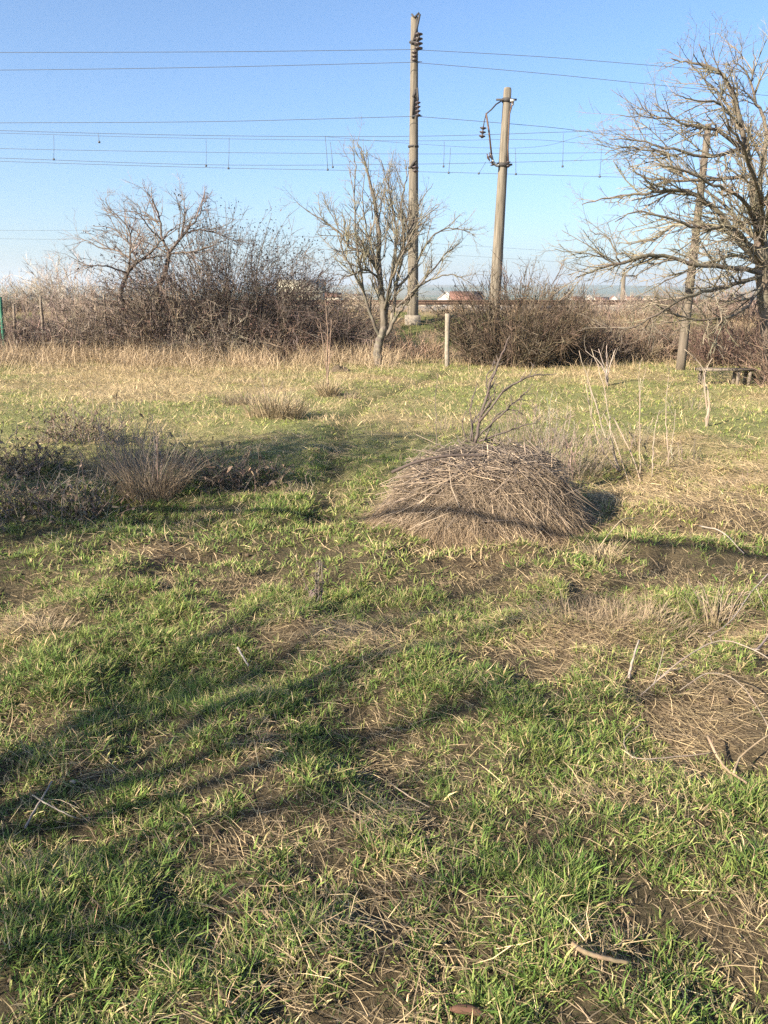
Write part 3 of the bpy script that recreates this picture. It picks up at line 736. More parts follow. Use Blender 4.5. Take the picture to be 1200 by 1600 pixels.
# the big bare tree on the right
RY = 15.2
def c3(x, y, dy=0.0):
    if y < 500: y = 500 - (500 - y) * .80
    return at(800 + .375 * x, 20 + .375 * y, RY + dy)
rb = np.array([at(1212, 560, RY)[0], RY, 0.0]); rb[2] = gz(rb[0], rb[1])
L = [
 ([c3(1050, 1060), c3(950, 960, -.2), c3(885, 855, -.3), c3(785, 770, -.4), c3(690, 740, -.5), c3(560, 752, -.6), c3(430, 765, -.6), c3(290, 795, -.6)], .07, .006),
 ([c3(1040, 1000), c3(930, 930, .3), c3(800, 885, .6), c3(690, 880, .8), c3(570, 950, 1.0), c3(470, 960, 1.1)], .06, .006),
 ([c3(1045, 1085), c3(940, 1065, -.5), c3(770, 1050, -.9), c3(600, 1010, -1.2), c3(440, 1045, -1.4), c3(310, 1085, -1.5), c3(260, 1110, -1.5)], .06, .006),
 ([c3(600, 1010, -1.2), c3(440, 1040, -1.2), c3(350, 1010, -1.2), c3(180, 990, -1.2)], .025, .004),
 ([c3(450, 1040, -1.4), c3(400, 940, -1.4), c3(320, 905, -1.4)], .018, .004),
 ([c3(1025, 800), c3(990, 620, .1), c3(950, 430, .2), c3(900, 240, .2), c3(830, 165, .2), c3(740, 135, .2), c3(655, 110, .2)], .075, .006),
 ([c3(985, 600), c3(870, 495, -.3), c3(750, 465, -.5), c3(670, 420, -.6), c3(595, 345, -.6)], .045, .005),
 ([c3(670, 430, -.6), c3(560, 420, -.7), c3(435, 405, -.7)], .018, .004),
 ([c3(1000, 680), c3(870, 690, .3), c3(720, 700, .5), c3(570, 690, .6), c3(500, 650, .7), c3(470, 600, .7)], .045, .005),
 ([c3(975, 560), c3(820, 600, -.6), c3(670, 570, -.9), c3(530, 535, -1.0), c3(400, 520, -1.0)], .04, .005),
 ([c3(690, 600, -.9), c3(560, 570, -1.1), c3(470, 560, -1.2), c3(390, 590, -1.2)], .02, .004),
 ([c3(1030, 760), c3(1060, 500, .2), c3(1020, 350, .3), c3(985, 200, .3), c3(920, 120, .3)], .05, .006),
 ([c3(950, 430, .2), c3(880, 320, .6), c3(800, 220, .8), c3(730, 110, .9)], .03, .005),
 ([c3(960, 470), c3(860, 350, -.5), c3(760, 330, -.8), c3(680, 300, -.9)], .028, .005),
 ([c3(905, 250, .2), c3(860, 170, -.2), c3(835, 60, -.3)], .02, .004),
 ([c3(1000, 230, .3), c3(1010, 130, .2), c3(1005, 60, .2)], .02, .004),
 ([c3(1050, 1090), c3(900, 1140, -.8), c3(730, 1180, -1.3), c3(620, 1250, -1.6), c3(500, 1310, -1.8), c3(420, 1310, -1.8)], .05, .005),
 ([c3(1055, 1110), c3(960, 1240, -.6), c3(810, 1280, -1.0), c3(690, 1260, -1.3), c3(560, 1190, -1.5)], .045, .005),
 ([c3(1050, 1060), c3(930, 1010, 1.0), c3(770, 1060, 1.6), c3(640, 1120, 2.0), c3(520, 1180, 2.2)], .045, .005),
 ([c3(1045, 980), c3(900, 820, .9), c3(780, 720, 1.4), c3(640, 640, 1.8), c3(560, 560, 2.0)], .045, .005),
 ([c3(1045, 960), c3(960, 780, -1.0), c3(840, 720, -1.6), c3(700, 650, -2.0), c3(600, 640, -2.2)], .045, .005),
 ([c3(1050, 1050), c3(930, 900, -1.2), c3(800, 900, -1.8), c3(660, 860, -2.2), c3(520, 830, -2.4), c3(430, 870, -2.5)], .045, .005),
 ([c3(1040, 900), c3(1150, 700, .4), c3(1250, 500, .6), c3(1330, 330, .6)], .06, .006),
 ([c3(1060, 1000), c3(1250, 850, -.5), c3(1450, 760, -.8), c3(1650, 780, -.9)], .06, .006),
 ([c3(1060, 1060), c3(1250, 1020, .8), c3(1450, 980, 1.2), c3(1700, 1040, 1.4)], .055, .006),
 ([c3(1060, 1080), c3(1300, 1150, -.8), c3(1500, 1200, -1.2), c3(1650, 1260, -1.4)], .05, .006),
 ([c3(1050, 900), c3(1180, 560, -1), c3(1230, 350, -1.4), c3(1250, 180, -1.5)], .05, .006),
 ([c3(1050, 980), c3(1030, 760, -1.4), c3(960, 560, -2.2), c3(900, 450, -2.5), c3(860, 300, -2.6)], .045, .005),
 ([c3(1050, 980), c3(1080, 760, 1.4), c3(1000, 520, 2.0), c3(930, 380, 2.2), c3(900, 240, 2.2)], .045, .005),
]
SH = [(6.5, .95, .6, .12, (0, 0, -.01), .08, .019), (10, .40, .75, .14, (0, 0, .03), .1, .0105), (8.5, .15, .85, .12, (0, 0, .04), .1, .0078)]
L = [(p_, r_ * .85, e_ * 1.4) for p_, r_, e_ in L]
mirror_tree('walnut_tree', rb, 'large spreading bare tree at the right edge above the bench', L,
            [rb + [0, 0, -.08], c3(1075, 1300), c3(1050, 1120), c3(1040, 980), c3(1020, 820), c3(1000, 700)], (.19, .08), SH, (0.14, 0.118, 0.09), (0.19, 0.162, 0.118))

# the thin two-stemmed tree in the left thicket
LY = 20.6
def c1(x, y, dy=0.0): return at(x / 3.0, 250 + y / 3.0, LY + dy)
SH = [(6, 1.0, .65, .13, (0, 0, .03), .1, .016), (8, .42, .8, .15, (0, 0, .03), .1, .009), (9, .18, .85, .12, (0, 0, .03), .1, .0065)]
L = [
 ([c1(640, 480), c1(720, 420, -.3), c1(800, 330, -.5), c1(880, 280, -.6)], .035, .005),
 ([c1(640, 480), c1(560, 430, .2), c1(460, 405, .4), c1(350, 350, .5)], .035, .005),
 ([c1(600, 530), c1(610, 440, -.3), c1(605, 330, -.4), c1(520, 230, -.5), c1(490, 180, -.5)], .03, .005),
 ([c1(640, 480), c1(600, 380, .5), c1(520, 320, .7), c1(430, 310, .8)], .026, .005),
 ([c1(600, 530), c1(500, 500, -.5), c1(400, 490, -.7), c1(310, 440, -.8)], .026, .005),
 ([c1(650, 470), c1(740, 450, .6), c1(860, 440, .9)], .024, .005)]
b0 = np.array([at(192, 555, LY)[0], LY, 0]); b0[2] = gz(b0[0], b0[1])
mirror_tree('thicket_tree', b0, 'thin crooked bare tree leaning left out of the brambles', L,
            [b0, c1(575, 700), c1(565, 620), c1(600, 530), c1(640, 480)], (.075, .045), SH, (0.13, 0.105, 0.09), (0.19, 0.15, 0.125))
L = [
 ([c1(795, 430), c1(760, 370), c1(750, 280, .2), c1(720, 200, .3), c1(685, 130, .3)], .04, .005),
 ([c1(795, 430), c1(870, 340, -.2), c1(935, 250, -.4), c1(960, 150, -.5)], .04, .005),
 ([c1(752, 290, .2), c1(660, 255, .5), c1(585, 230, .7)], .025, .004),
 ([c1(770, 380), c1(690, 310, -.5), c1(640, 200, -.8)], .025, .004),
 ([c1(870, 340, -.2), c1(960, 330, .3), c1(1060, 360, .5), c1(1160, 410, .6)], .025, .004),
 ([c1(850, 360), c1(870, 240, .6), c1(850, 160, .8)], .024, .004),
 ([c1(800, 440), c1(900, 430, -.6), c1(1000, 400, -.9), c1(1090, 350, -1)], .026, .004),
 ([c1(790, 440), c1(720, 400, .8), c1(640, 370, 1.2), c1(560, 330, 1.4)], .024, .004)]
b0 = np.array([at(238, 555, LY)[0], LY + .2, 0]); b0[2] = gz(b0[0], b0[1])
mirror_tree('thicket_tree', b0, 'bare tree with dark S-curved trunk rising from the brambles', L,
            [b0, c1(730, 650), c1(770, 540), c1(795, 430)], (.085, .05), SH, (0.12, 0.095, 0.08), (0.19, 0.15, 0.125))

# ------------------------------------------------------------------ bushes
def bush(name, px, Yc, rx, ry, h, nst, label, col, cat='bush', twd=4.2, twl=.34, arch=.10, spread=.5, leaf=0, leafcol=(0.10, 0.06, 0.045), r0=.0085, group=None, shape=.45, sub=5.0, lsz=1.0):
    cx = at(px, 560, Yc)[0]; base = np.array([cx, Yc, gz(cx, Yc)])
    root = thing(name, base, label, cat, group)
    mb = MB(); n = nst
    a = rng.uniform(0, 2 * PI, n); r = np.sqrt(rng.random(n)); ca, sa = np.cos(a), np.sin(a)
    x = cx + rx * .85 * r * ca; y = Yc + ry * .85 * r * sa
    hh = h * (1 - shape * r ** 2) * np.where(rng.random(n) < .75, rng.uniform(.8, 1.12, n), rng.uniform(.35, .8, n)) * (.8 + .4 * fbm(x, y, .7, int(px) + 300))
    d = np.stack([spread * r * ca + rng.normal(0, .25, n), spread * r * sa + rng.normal(0, .25, n), np.ones(n)], -1)
    w = arch * rng.random(n) ** 1.5
    tr = np.stack([w * ca, w * sa, -w * .9], -1)
    q = batch_wander(np.stack([x, y, gh(x, y) - .03], -1), d, hh * 1.12, 7, .11, tr)
    rb_ = r0 * rng.uniform(.6, 1.3, n); rt_ = np.full(n, .0045)
    c = np.clip(np.asarray(col)[None] * np.array([1.08, 1.10, 1.08]) * rng.uniform(.5, 1.5, (n, 1)) * rng.uniform(.93, 1.07, (n, 3)), .01, .8)
    batch_tubes(mb, q, rb_, rt_, c)
    P = [(twd, twl, .8, .15, (0, 0, .02), .10, .0055)]
    shoots2(mb, q, np.stack([rb_, rt_], -1), twd, twl, c, sub)
    mb.build('stems', M['twig'], root)
    if leaf:
        lf = MB(); pp = q.reshape(-1, 3); pp = pp[pp[:, 2] > base[2] + .12 * h]
        ii = rng.integers(0, len(pp), leaf); cc = pp[ii] + rng.normal(0, .11, (leaf, 3))
        az = rng.uniform(0, 2 * PI, leaf); th = rng.uniform(.4, 2.2, leaf)
        cols = np.array(leafcol)[None] * rng.uniform(.5, 1.5, (leaf, 1)) * rng.uniform(.9, 1.1, (leaf, 3))
        ribbons(lf, cc, az, th, th + rng.normal(.4, .4, leaf), lsz * rng.uniform(.03, .065, leaf), lsz * rng.uniform(.02, .035, leaf), cols, 2, rng.normal(0, .5, leaf))
        o = lf.build('leaves', M['leaf'], root); o['kind'] = 'stuff'
    return root

def shoots2(mb, paths, rad, dens, ln, cols, sub):
    """twigs as thin tubes, the finest ones as narrow blades"""
    n, m1, _ = paths.shape; m = m1 - 1
    Ls = np.linalg.norm(np.diff(paths, axis=1), axis=2).sum(1)
    idx = np.repeat(np.arange(n), np.floor(dens * Ls + rng.random(n)).astype(int)); N = len(idx)
    t = .08 + .92 * rng.random(N); f = t * m; i = np.minimum(f.astype(int), m - 1); f = (f - i)[:, None]
    p0, p1 = paths[idx, i], paths[idx, i + 1]; p = p0 * (1 - f) + p1 * f
    d = (p1 - p0) / (np.linalg.norm(p1 - p0, axis=1, keepdims=True) + 1e-9) + rng.normal(0, .65, (N, 3))
    L = ln * rng.uniform(.4, 1.4, N)
    q = batch_wander(p, d, L, 2, .15, np.array([0, 0, .02])); c = cols[idx] * rng.uniform(.75, 1.3, (N, 1))
    batch_tubes(mb, q, rng.uniform(.0042, .0078, N), np.full(N, .003), c)
    if sub <= 0: return
    j = np.repeat(np.arange(N), rng.poisson(sub * L)); K = len(j)
    u = rng.random(K)[:, None]; b0 = q[j, 0] * (1 - u) + q[j, 2] * u
    th = rng.uniform(.2, 1.5, K)
    ribbons(mb, b0, rng.uniform(0, 2 * PI, K), th, th + rng.normal(0, .3, K), ln * rng.uniform(.25, .7, K), rng.uniform(.007, .012, K), c[j] * rng.uniform(.8, 1.25, (K, 1)), 2, rng.normal(0, .5, K))

G = 'brambles along the field edge'
bush('bramble_bush', 30, 21.0, 1.3, .9, 1.45, 330, 'grey-brown brush by the green post at the left edge', (0.20, 0.155, 0.13), group=G)
bush('bramble_bush', 105, 21.2, 1.3, .9, 1.5, 330, 'tangled brush behind the grey fence stakes', (0.20, 0.15, 0.125), group=G)
bush('bramble_bush', 185, 21.2, 1.3, .9, 1.9, 330, 'pale bramble tangle under the leaning bare tree', (0.21, 0.165, 0.135), group=G)
bush('bramble_bush', 285, 21.2, 1.5, 1.0, 2.8, 480, 'high bramble mound under the S-curved tree', (0.19, 0.15, 0.12), group=G, leaf=4500, arch=.22, twd=4, lsz=1.2)
bush('bramble_bush', 362, 21.6, 1.75, 1.1, 3.7, 620, 'tallest dark bramble heap still holding brown leaves', (0.095, 0.075, 0.065), group=G, leaf=19000, arch=.20, twd=3.6, sub=4, lsz=1.35, shape=.55, leafcol=(0.065, 0.048, 0.042))
bush('bramble_bush', 455, 21.2, 1.4, 1.0, 2.4, 420, 'dark brown bramble sloping down towards the fruit tree', (0.12, 0.092, 0.08), group=G, leaf=6000, arch=.22, lsz=1.25)
bush('bramble_bush', 530, 20.8, 1.1, .8, 1.3, 300, 'low dark bramble left of the fruit tree trunk', (0.13, 0.10, 0.085), group=G, leaf=1200, arch=.2)
bush('bramble_bush', 345, 20.2, 1.5, .7, 1.15, 330, 'silvery bramble canes in front of the dark heap', (0.25, 0.205, 0.165), group=G, arch=.2)
bush('bramble_bush', 445, 20.2, 1.2, .6, .9, 240, 'low reddish canes in front of the dark bramble', (0.22, 0.155, 0.12), group=G, arch=.2)
bush('round_bush', 805, 19.0, 1.35, 1.1, 2.05, 640, 'round dense dark bush behind the straw pile', (0.115, 0.085, 0.062), spread=.65, arch=.05, twd=4.5, leaf=5000, leafcol=(0.075, 0.062, 0.040))
bush('low_bush', 640, 20.8, 1.0, .7, .75, 170, 'low reddish brush right of the fruit tree trunk', (0.24, 0.165, 0.12))
bush('low_bush', 905, 19.6, 1.1, .8, 1.25, 330, 'reddish brown bush right of the round dark bush', (0.17, 0.122, 0.095), arch=.12)
bush('low_bush', 985, 20.0, 1.2, .8, 1.2, 300, 'russet thin brush under the spreading tree tips', (0.20, 0.147, 0.112), arch=.12)
bush('low_bush', 1075, 20.3, 1.3, .8, 1.25, 300, 'brown brush behind the leaning pole foot', (0.20, 0.145, 0.11), arch=.12)
bush('low_bush', 1170, 18.6, 1.3, .8, 1.2, 330, 'dark brush behind the bench at the right edge', (0.13, 0.085, 0.07), arch=.12, leaf=700)
bush('low_bush', 1250, 14.3, .75, .5, 1.35, 200, 'brown scrub beside the foot of the big tree', (0.15, 0.105, 0.08), arch=.12, leaf=500)
bush('low_bush', 1260, 18.8, 1.3, .9, 1.3, 250, 'brown brush just beyond the right edge', (0.15, 0.105, 0.08), arch=.12)
bush('low_bush', -45, 21.0, 1.3, .9, 1.5, 250, 'grey brush just beyond the left edge', (0.19, 0.145, 0.12), arch=.12)
G = 'shrubs on the railway bank'
bush('bank_shrub', 60, 28.5, 1.3, .9, 1.35, 200, 'pale twiggy shrub on the bank at the far left', (0.30, 0.25, 0.20), group=G, spread=.8)
bush('bank_shrub', 5, 28.0, 1.1, .9, 1.1, 150, 'pale shrub cut by the left edge on the bank', (0.30, 0.25, 0.20), group=G, spread=.8)
bush('bank_shrub', 125, 27.5, 1.1, .9, 1.9, 170, 'tall pale shrub on the bank left of the leaning tree', (0.29, 0.24, 0.20), group=G, spread=.6)
bush('bank_shrub', 545, 29.0, 1.3, .8, .75, 130, 'low pale shrub on the bank left of the tall pole', (0.30, 0.24, 0.18), group=G, spread=.9)
bush('bank_shrub', 950, 27.0, 1.8, .9, .8, 220, 'pinkish shrub on the bank right of the round bush', (0.22, 0.165, 0.135), group=G, spread=.8)
bush('bank_shrub', 1080, 27.0, 1.8, .9, 1.0, 220, 'pinkish brown shrub on the bank behind the leaning pole', (0.21, 0.16, 0.13), group=G, spread=.8)
bush('bank_shrub', 1170, 26.5, 1.6, .9, 1.1, 200, 'brown shrub on the bank behind the big tree', (0.22, 0.16, 0.13), group=G, spread=.8)

# ------------------------------------------------------------------ fence posts, stump, bench
def post(name, px, pb, pt, Yc, w, label, m, lean=0.0, cat='post', group=None, top=0.0):
    b = at(px, pb, Yc); g = gz(b[0], Yc); t = at(px + lean, pt, Yc)
    root_loc = np.array([b[0], Yc, g]); h = t[2] - g
    mb = MB(); n = 7
    for k in range(1):
        zs = np.linspace(-.1, h, n); q = np.array([[b[0] + (t[0] - b[0]) * max(z, 0) / h, Yc, g + z] for z in zs]); q[:, :2] += rng.normal(0, .004, (n, 2))
        rr = np.full(n, w * .62) * rng.uniform(.93, 1.05, n); rr[-1] *= (1 - top)
        mb.tube(q, rr, 6)
    o = mb.build(name, m, origin=root_loc)
    return tag(o, label, cat, group)
FG = 'posts of the old field fence'
post('fence_post', 698, 575, 490, 18.1, .10, 'pale weathered concrete post left of the round bush', M['post'], 1, group=FG)
post('fence_post', 70, 556, 462, 20.35, .06, 'grey leaning wooden stake before the bank at left', M['timber'], -7, group=FG, top=.4)
post('fence_post', 168, 540, 460, 20.3, .05, 'thin wooden stake with pale top in the brambles', M['timber'], -6, group=FG, top=.3)
post('fence_post', 24, 556, 475, 20.3, .055, 'short dark stake beside the green post', M['timber'], -3, group=FG, top=.3)
post('fence_post', 8, 556, 464, 20.2, .07, 'green painted metal post at the left edge', M['greenpaint'], -8, group=FG)
b0 = gp(1130, 601)
bench = thing('bench', b0, 'low rustic plank bench under the big tree', 'bench')
for k in range(2):
    mb = MB(); mb.box((b0[0] - .52, b0[1] - .13 + .14 * k, b0[2] + .26), (b0[0] + .50, b0[1] - .02 + .14 * k, b0[2] + .30)); o = mb.build('plank', M['timber'], bench)
    o.rotation_euler = (0, 0, 0)
for k, dx in enumerate((-.42, .22, .43)):
    for s in (-1, 1):
        mb = MB(); mb.tube([(b0[0] + dx, b0[1] + s * .09, b0[2] - .05), (b0[0] + dx + .01, b0[1] + s * .085, b0[2] + .26)], [.034, .03], 7); mb.build('leg', M['timber'], bench)

# ------------------------------------------------------------------ concrete poles
P1Y, P2Y = 25.6, 25.0
def shaft(mb, b, t, rb_, rt, sides=20, n=10):
    f = np.linspace(0, 1, n)[:, None]; mb.tube(np.asarray(b) * (1 - f) + np.asarray(t) * f, np.linspace(rb_, rt, n), sides)
def discs(mb, p, ax, n, pitch, r):
    prof = []
    for k in range(n):
        h = k * pitch; prof += [(h, .018), (h + pitch * .25, r * .55), (h + pitch * .45, r), (h + pitch * .6, r * .95), (h + pitch * .62, .03), (h + pitch * .95, .018)]
    mb.lathe(p, ax, [(0, 0.002)] + prof + [(n * pitch, .002)], 12)

def a1(px, py, dy=0.0): return at(px, py, P1Y + dy)
b = a1(645, 507); b[2] = gz(b[0], P1Y) - .3
t = a1(647.5, 27)
pole1 = thing('utility_pole', [b[0], b[1], b[2] + .3], 'tall concrete pole with stacked insulators behind the fruit tree', 'pole', 'concrete poles by the railway')
mb = MB(); shaft(mb, b, t, .185, .105); mb.build('shaft', M['concrete'], pole1, smooth=True)
mb = MB(); mb.box((b[0] - .26, P1Y - .26, b[2]), (b[0] + .24, P1Y + .24, b[2] + .55)); mb.build('footing', M['post'], pole1)
mb = MB()
mb.tube([a1(646, 66, -.14), a1(651, 45, -.2), a1(656, 22, -.25)], .035, 5); mb.tube([a1(643, 22, -.12), a1(648, 27, -.14), a1(655, 20, -.2)], .03, 5)
mb.tube([a1(651, 24, -.12), a1(651, 50, -.16)], .03, 5)
mb.build('top_bracket', M['steel'], pole1)
mb = MB(); mb.tube([a1(640, 66, -.1), a1(650, 66, -.25), a1(655, 57, -.5)], .03, 5); mb.build('bracket', M['steel'], pole1)
for (px, y0, y1, n, r) in ((654, 50, 79, 4, .13), (648, 79, 97, 3, .10), (653, 157, 183, 4, .085), (649, 258, 270, 2, .10)):
    mb = MB(); p0 = a1(px, y1, -.30); p1 = a1(px, y0, -.30); Ln = np.linalg.norm(p1 - p0); discs(mb, p0, p1 - p0, n, Ln / n, r); mb.build('insulator', M['ceramic'], pole1, smooth=True)
mb = MB(); mb.tube([a1(645, 185, -.12), a1(647, 150, -.18), a1(652, 138, -.25), a1(653, 157, -.3)], .035, 5); mb.tube([a1(646, 152, -.2), a1(650, 140, -.2)], .05, 5); mb.build('bracket', M['steel'], pole1)
mb = MB(); mb.tube([a1(642, 262, -.15), a1(648, 252, -.22), a1(651, 249, -.25)], .045, 5); mb.build('bracket', M['steel'], pole1)
for py in (229, 262, 66):
    mb = MB(); c = a1(644.5 + (500 - py) * .005, py); mb.tube([c - [0, 0, .025], c + [0, 0, .025]], .165 if py > 100 else .125, 16); mb.build('clamp_band', M['steel'], pole1)

def a2(px, py, dy=0.0): return at(px, py, P2Y + dy)
b = a2(771.5, 480); b[2] = gz(b[0], P2Y) - .3; t = a2(793, 141)
pole2 = thing('utility_pole', [b[0], b[1], b[2] + .3], 'shorter leaning concrete pole with a folded wire bracket', 'pole', 'concrete poles by the railway')
mb = MB(); shaft(mb, b, t, .195, .115); mb.lathe(t, t - b, [(0, .115), (.06, .10), (.09, .0)], 20); mb.build('shaft', M['concrete'], pole2, smooth=True)
for py in (157, 258):
    mb = MB(); f = (480 - py) / 339.0; c = a2(771.5 + 21.5 * f, py); mb.tube([c - [0.003, 0, .05], c + [.003, 0, .05]], .15 if py < 200 else .175, 16)
    mb.tube([c + [-.33, -.1, 0], c + [.27, -.1, 0]], .03, 6); mb.build('clamp', M['steel'], pole2)
mb = MB(); mb.tube([a2(783, 158, -.1), a2(775, 163, -.2), a2(768, 171, -.3), a2(759.5, 178, -.3)], .022, 6); mb.build('stay_arm', M['steel'], pole2)
mb = MB(); mb.tube([a2(759.5, 177, -.3), a2(764, 205, -.25), a2(768, 242, -.2)], .028, 6); mb.build('cantilever_tube', M['rust'], pole2)
mb = MB(); mb.tube([a2(759.5, 178, -.3), a2(756.5, 190, -.3), a2(755, 201, -.3)], .016, 5); mb.build('hanger', M['steel'], pole2)
mb = MB(); p0 = a2(753, 216, -.3); discs(mb, p0, a2(755, 200, -.3) - p0, 3, .11, .10); mb.build('insulator', M['ceramic'], pole2, smooth=True)
mb = MB(); p0 = a2(761, 247, -.2); discs(mb, p0, a2(769, 243, -.2) - p0, 2, .08, .12); mb.build('insulator', M['ceramic'], pole2, smooth=True)
mb = MB(); mb.tube(crom([a2(768, 242, -.2), a2(771, 253, -.2), a2(776, 259, -.15), a2(779, 258, -.1)]), .035, 6); mb.build('elbow', M['glassy'], pole2)
mb = MB(); p0 = a2(770, 259, -.2); discs(mb, p0, a2(768, 252, -.2) - p0, 2, .07, .075); mb.build('insulator', M['ceramic'], pole2, smooth=True)
mb = MB(); mb.tube([a2(801, 158, -.1), a2(799, 168, -.1), a2(796, 178, -.1), a2(793.5, 232, -.1), a2(794.5, 255, -.1)], .024, 6); mb.build('cantilever_tube', M['rust'], pole2)
mb = MB(); p0 = a2(794, 262, -.1); discs(mb, p0, a2(794, 252, -.1) - p0, 2, .10, .08); mb.build('insulator', M['ceramic'], pole2, smooth=True)
mb = MB(); mb.tube([a2(797, 157, -.1), a2(803, 157, -.1), a2(801, 164, -.1)], .045, 6); mb.build('elbow', M['glassy'], pole2)

P3Y = float(gpt(1063, 577)[1])
b = at(1063, 577, P3Y); b[2] = gz(b[0], P3Y) - .2; t = at(1107, 194, P3Y)
pole3 = thing('utility_pole', [b[0], b[1], b[2] + .2], 'thin leaning pole with pale foot half hidden by the big bare tree', 'pole', 'concrete poles by the railway')
mb = MB(); shaft(mb, b, t, .105, .065); mb.build('shaft', M['poletimber'], pole3, smooth=True)
mb = MB(); c = at(1105, 212, P3Y); mb.tube([c + [-.2, -.05, 0], c + [.2, -.05, 0]], .022, 6); mb.build('crossarm', M['steel'], pole3)
for s_ in (-.18, .18):
    mb = MB(); discs(mb, c + [s_, -.05, .02], (0, 0, 1), 2, .07, .05); mb.build('insulator', M['ceramic'], pole3, smooth=True)
Y4 = 60.0
b = at(973, 474, Y4); b[2] = gz(b[0], Y4) - .3; t = at(975, 425, Y4)
pole4 = thing('utility_pole', [b[0], b[1], b[2] + .3], 'small far pole seen below the big tree', 'pole', 'concrete poles by the railway')
mb = MB(); shaft(mb, b, t, .2, .14, 12); mb.build('shaft', M['concrete'], pole4, smooth=True)
mb = MB(); c = at(975, 431, Y4); mb.tube([c + [-.1, 0, 0], c + [.8, 0, 0]], .06, 6); mb.build('crossarm', M['steel'], pole4)

# ------------------------------------------------------------------ wires
WG = 'overhead wires along the railway'
def wire(pts, label, r=.011, drops=()):
    """pts: (px, py, distance)"""
    q = crom([at(*p) for p in pts], 10); root_p = q[0]
    w = thing('overhead_wire', root_p, label, 'wire', WG)
    mb = MB(); mb.tube(q, r * .68, 5); mb.build('conductor', M['wire'], w)
    for (pa, pb) in drops:
        mb = MB(); mb.tube([at(*p) for p in ((pa[0], pa[1], pa[2]), ((pa[0] + pb[0]) / 2 + .4, (pa[1] + pb[1]) / 2, pa[2]), (pb[0], pb[1], pb[2]))], r * .75, 5); mb.build('dropper', M['wire'], w)
        mb = MB(); c = at(*pb); mb.box(c - .035, c + .035); mb.build('clip', M['wire'], w)
D1 = P1Y - .3
wire([(-260, 83, D1), (0, 82, D1), (330, 81, D1), (640, 77.5, D1), (654, 78, D1), (850, 89, D1), (1070, 106, D1), (1400, 128, D1)], 'topmost of the three wires hung on the tall pole')
wire([(-260, 109, D1), (0, 109.5, D1), (330, 105, D1), (640, 97.5, D1), (652, 98, D1), (850, 115, D1), (1070, 137, D1), (1400, 168, D1)], 'middle of the three wires hung on the tall pole')
wire([(-260, 193, D1), (0, 192, D1), (330, 190, D1), (640, 182, D1), (653, 182, D1), (850, 198, D1), (960, 210, D1), (1104, 206, P3Y)], 'lowest of the three wires hung on the tall pole')
D2 = 33.0
wire([(-300, 192, D2), (0, 204, D2), (340, 212, D2), (640, 213, D2), (860, 207, D2), (1000, 201, D2), (1300, 180, D2)], 'upper catenary wire with looped cables left of the fruit tree', .013,
     [((508, 212, D2), (512, 265, D2)), ((516, 222, D2), (520, 261, D2)), ((153, 208, D2), (155, 222, D2))])
wire([(-300, 200, D2 + 1), (0, 208, D2 + 1), (300, 216, D2 + 1), (640, 220, D2 + 1), (820, 218, D2 + 1), (940, 226, D2 + 1), (1300, 250, D2 + 1)], 'second catenary wire just under the upper catenary wire', .010,
     [((84, 211, D2 + 1), (84, 249, D2 + 1)), ((322, 217, D2 + 1), (322, 259, D2 + 1))])
wire([(-300, 222, D2), (0, 232, D2), (330, 238, D2), (640, 240.5, D2), (900, 239, D2), (1300, 234, D2)], 'straight catenary wire midway between messenger and contact wires', .011)
wire([(-300, 237, D2), (0, 247, D2), (330, 257.5, D2), (640, 256.5, D2), (860, 252, D2), (1050, 246, D2), (1300, 240, D2)], 'upper of the two contact wires', .012,
     [((880, 208, D2), (879, 260, D2)), ((694, 221, D2), (693, 260, D2))])
wire([(-300, 240, D2 + 1), (0, 252, D2 + 1), (330, 262, D2 + 1), (640, 268, D2 + 1), (800, 272, D2 + 1), (980, 277, D2 + 1), (1300, 284, D2 + 1)], 'lower of the two contact wires', .012,
     [((358, 215, D2 + 1), (357, 263, D2 + 1)), ((704, 231, D2 + 1), (701, 270, D2 + 1)), ((805, 232, D2 + 1), (806, 272, D2 + 1)), ((759, 253, D2 + 1), (748, 271, D2 + 1)), ((940, 226, D2 + 1), (937, 276, D2 + 1))])
wire([(500, 213, D2 + 2), (640, 224, D2 + 2), (760, 231, D2 + 2), (850, 228, D2 + 2), (940, 207, D2 + 2), (1100, 199, D2 + 2)], 'slack wire dipping between the two poles', .009)
D5 = 75.0
wire([(-200, 358, D5), (0, 360, D5), (300, 362, D5), (700, 382, D5), (1300, 420, D5)], 'thin far wire low over the thicket', .014)
wire([(-200, 372, D5), (0, 373, D5), (300, 378, D5), (480, 388, D5), (780, 403, D5), (1300, 440, D5)], 'lowest thin far wire over the thicket', .014)

# ------------------------------------------------------------------ railway track on the bank
TRK = 31.0
tz = EMB + 0.02
track = thing('railway_track', (0, TRK, tz), 'rusty railway rails along the top of the bank', 'railway track')
mb = MB()
xs = np.linspace(-45, 45, 120); prof = [(-1.9, -.08), (-1.25, .16), (1.25, .16), (1.9, -.08)]
v = []; tt = []
for x_ in xs:
    for (dy, dz) in prof: v.append((x_, TRK + dy + rng.normal(0, .03), tz + dz + rng.normal(0, .015)))
for a in range(len(xs) - 1):
    for k in range(3):
        o = a * 4 + k; tt += [(o, o + 4, o + 5), (o, o + 5, o + 1)]
mb.add(v, tt); mb.build('ballast', M['gravel'], track)
for s in (-.76, .76):
    mb = MB(); mb.box((-45, TRK + s - .07, tz + .20), (45, TRK + s + .07, tz + .215)); mb.box((-45, TRK + s - .012, tz + .213), (45, TRK + s + .012, tz + .335)); mb.box((-45, TRK + s - .036, tz + .333), (45, TRK + s + .036, tz + .37)); mb.build('rail', M['rust'], track)
sl = None
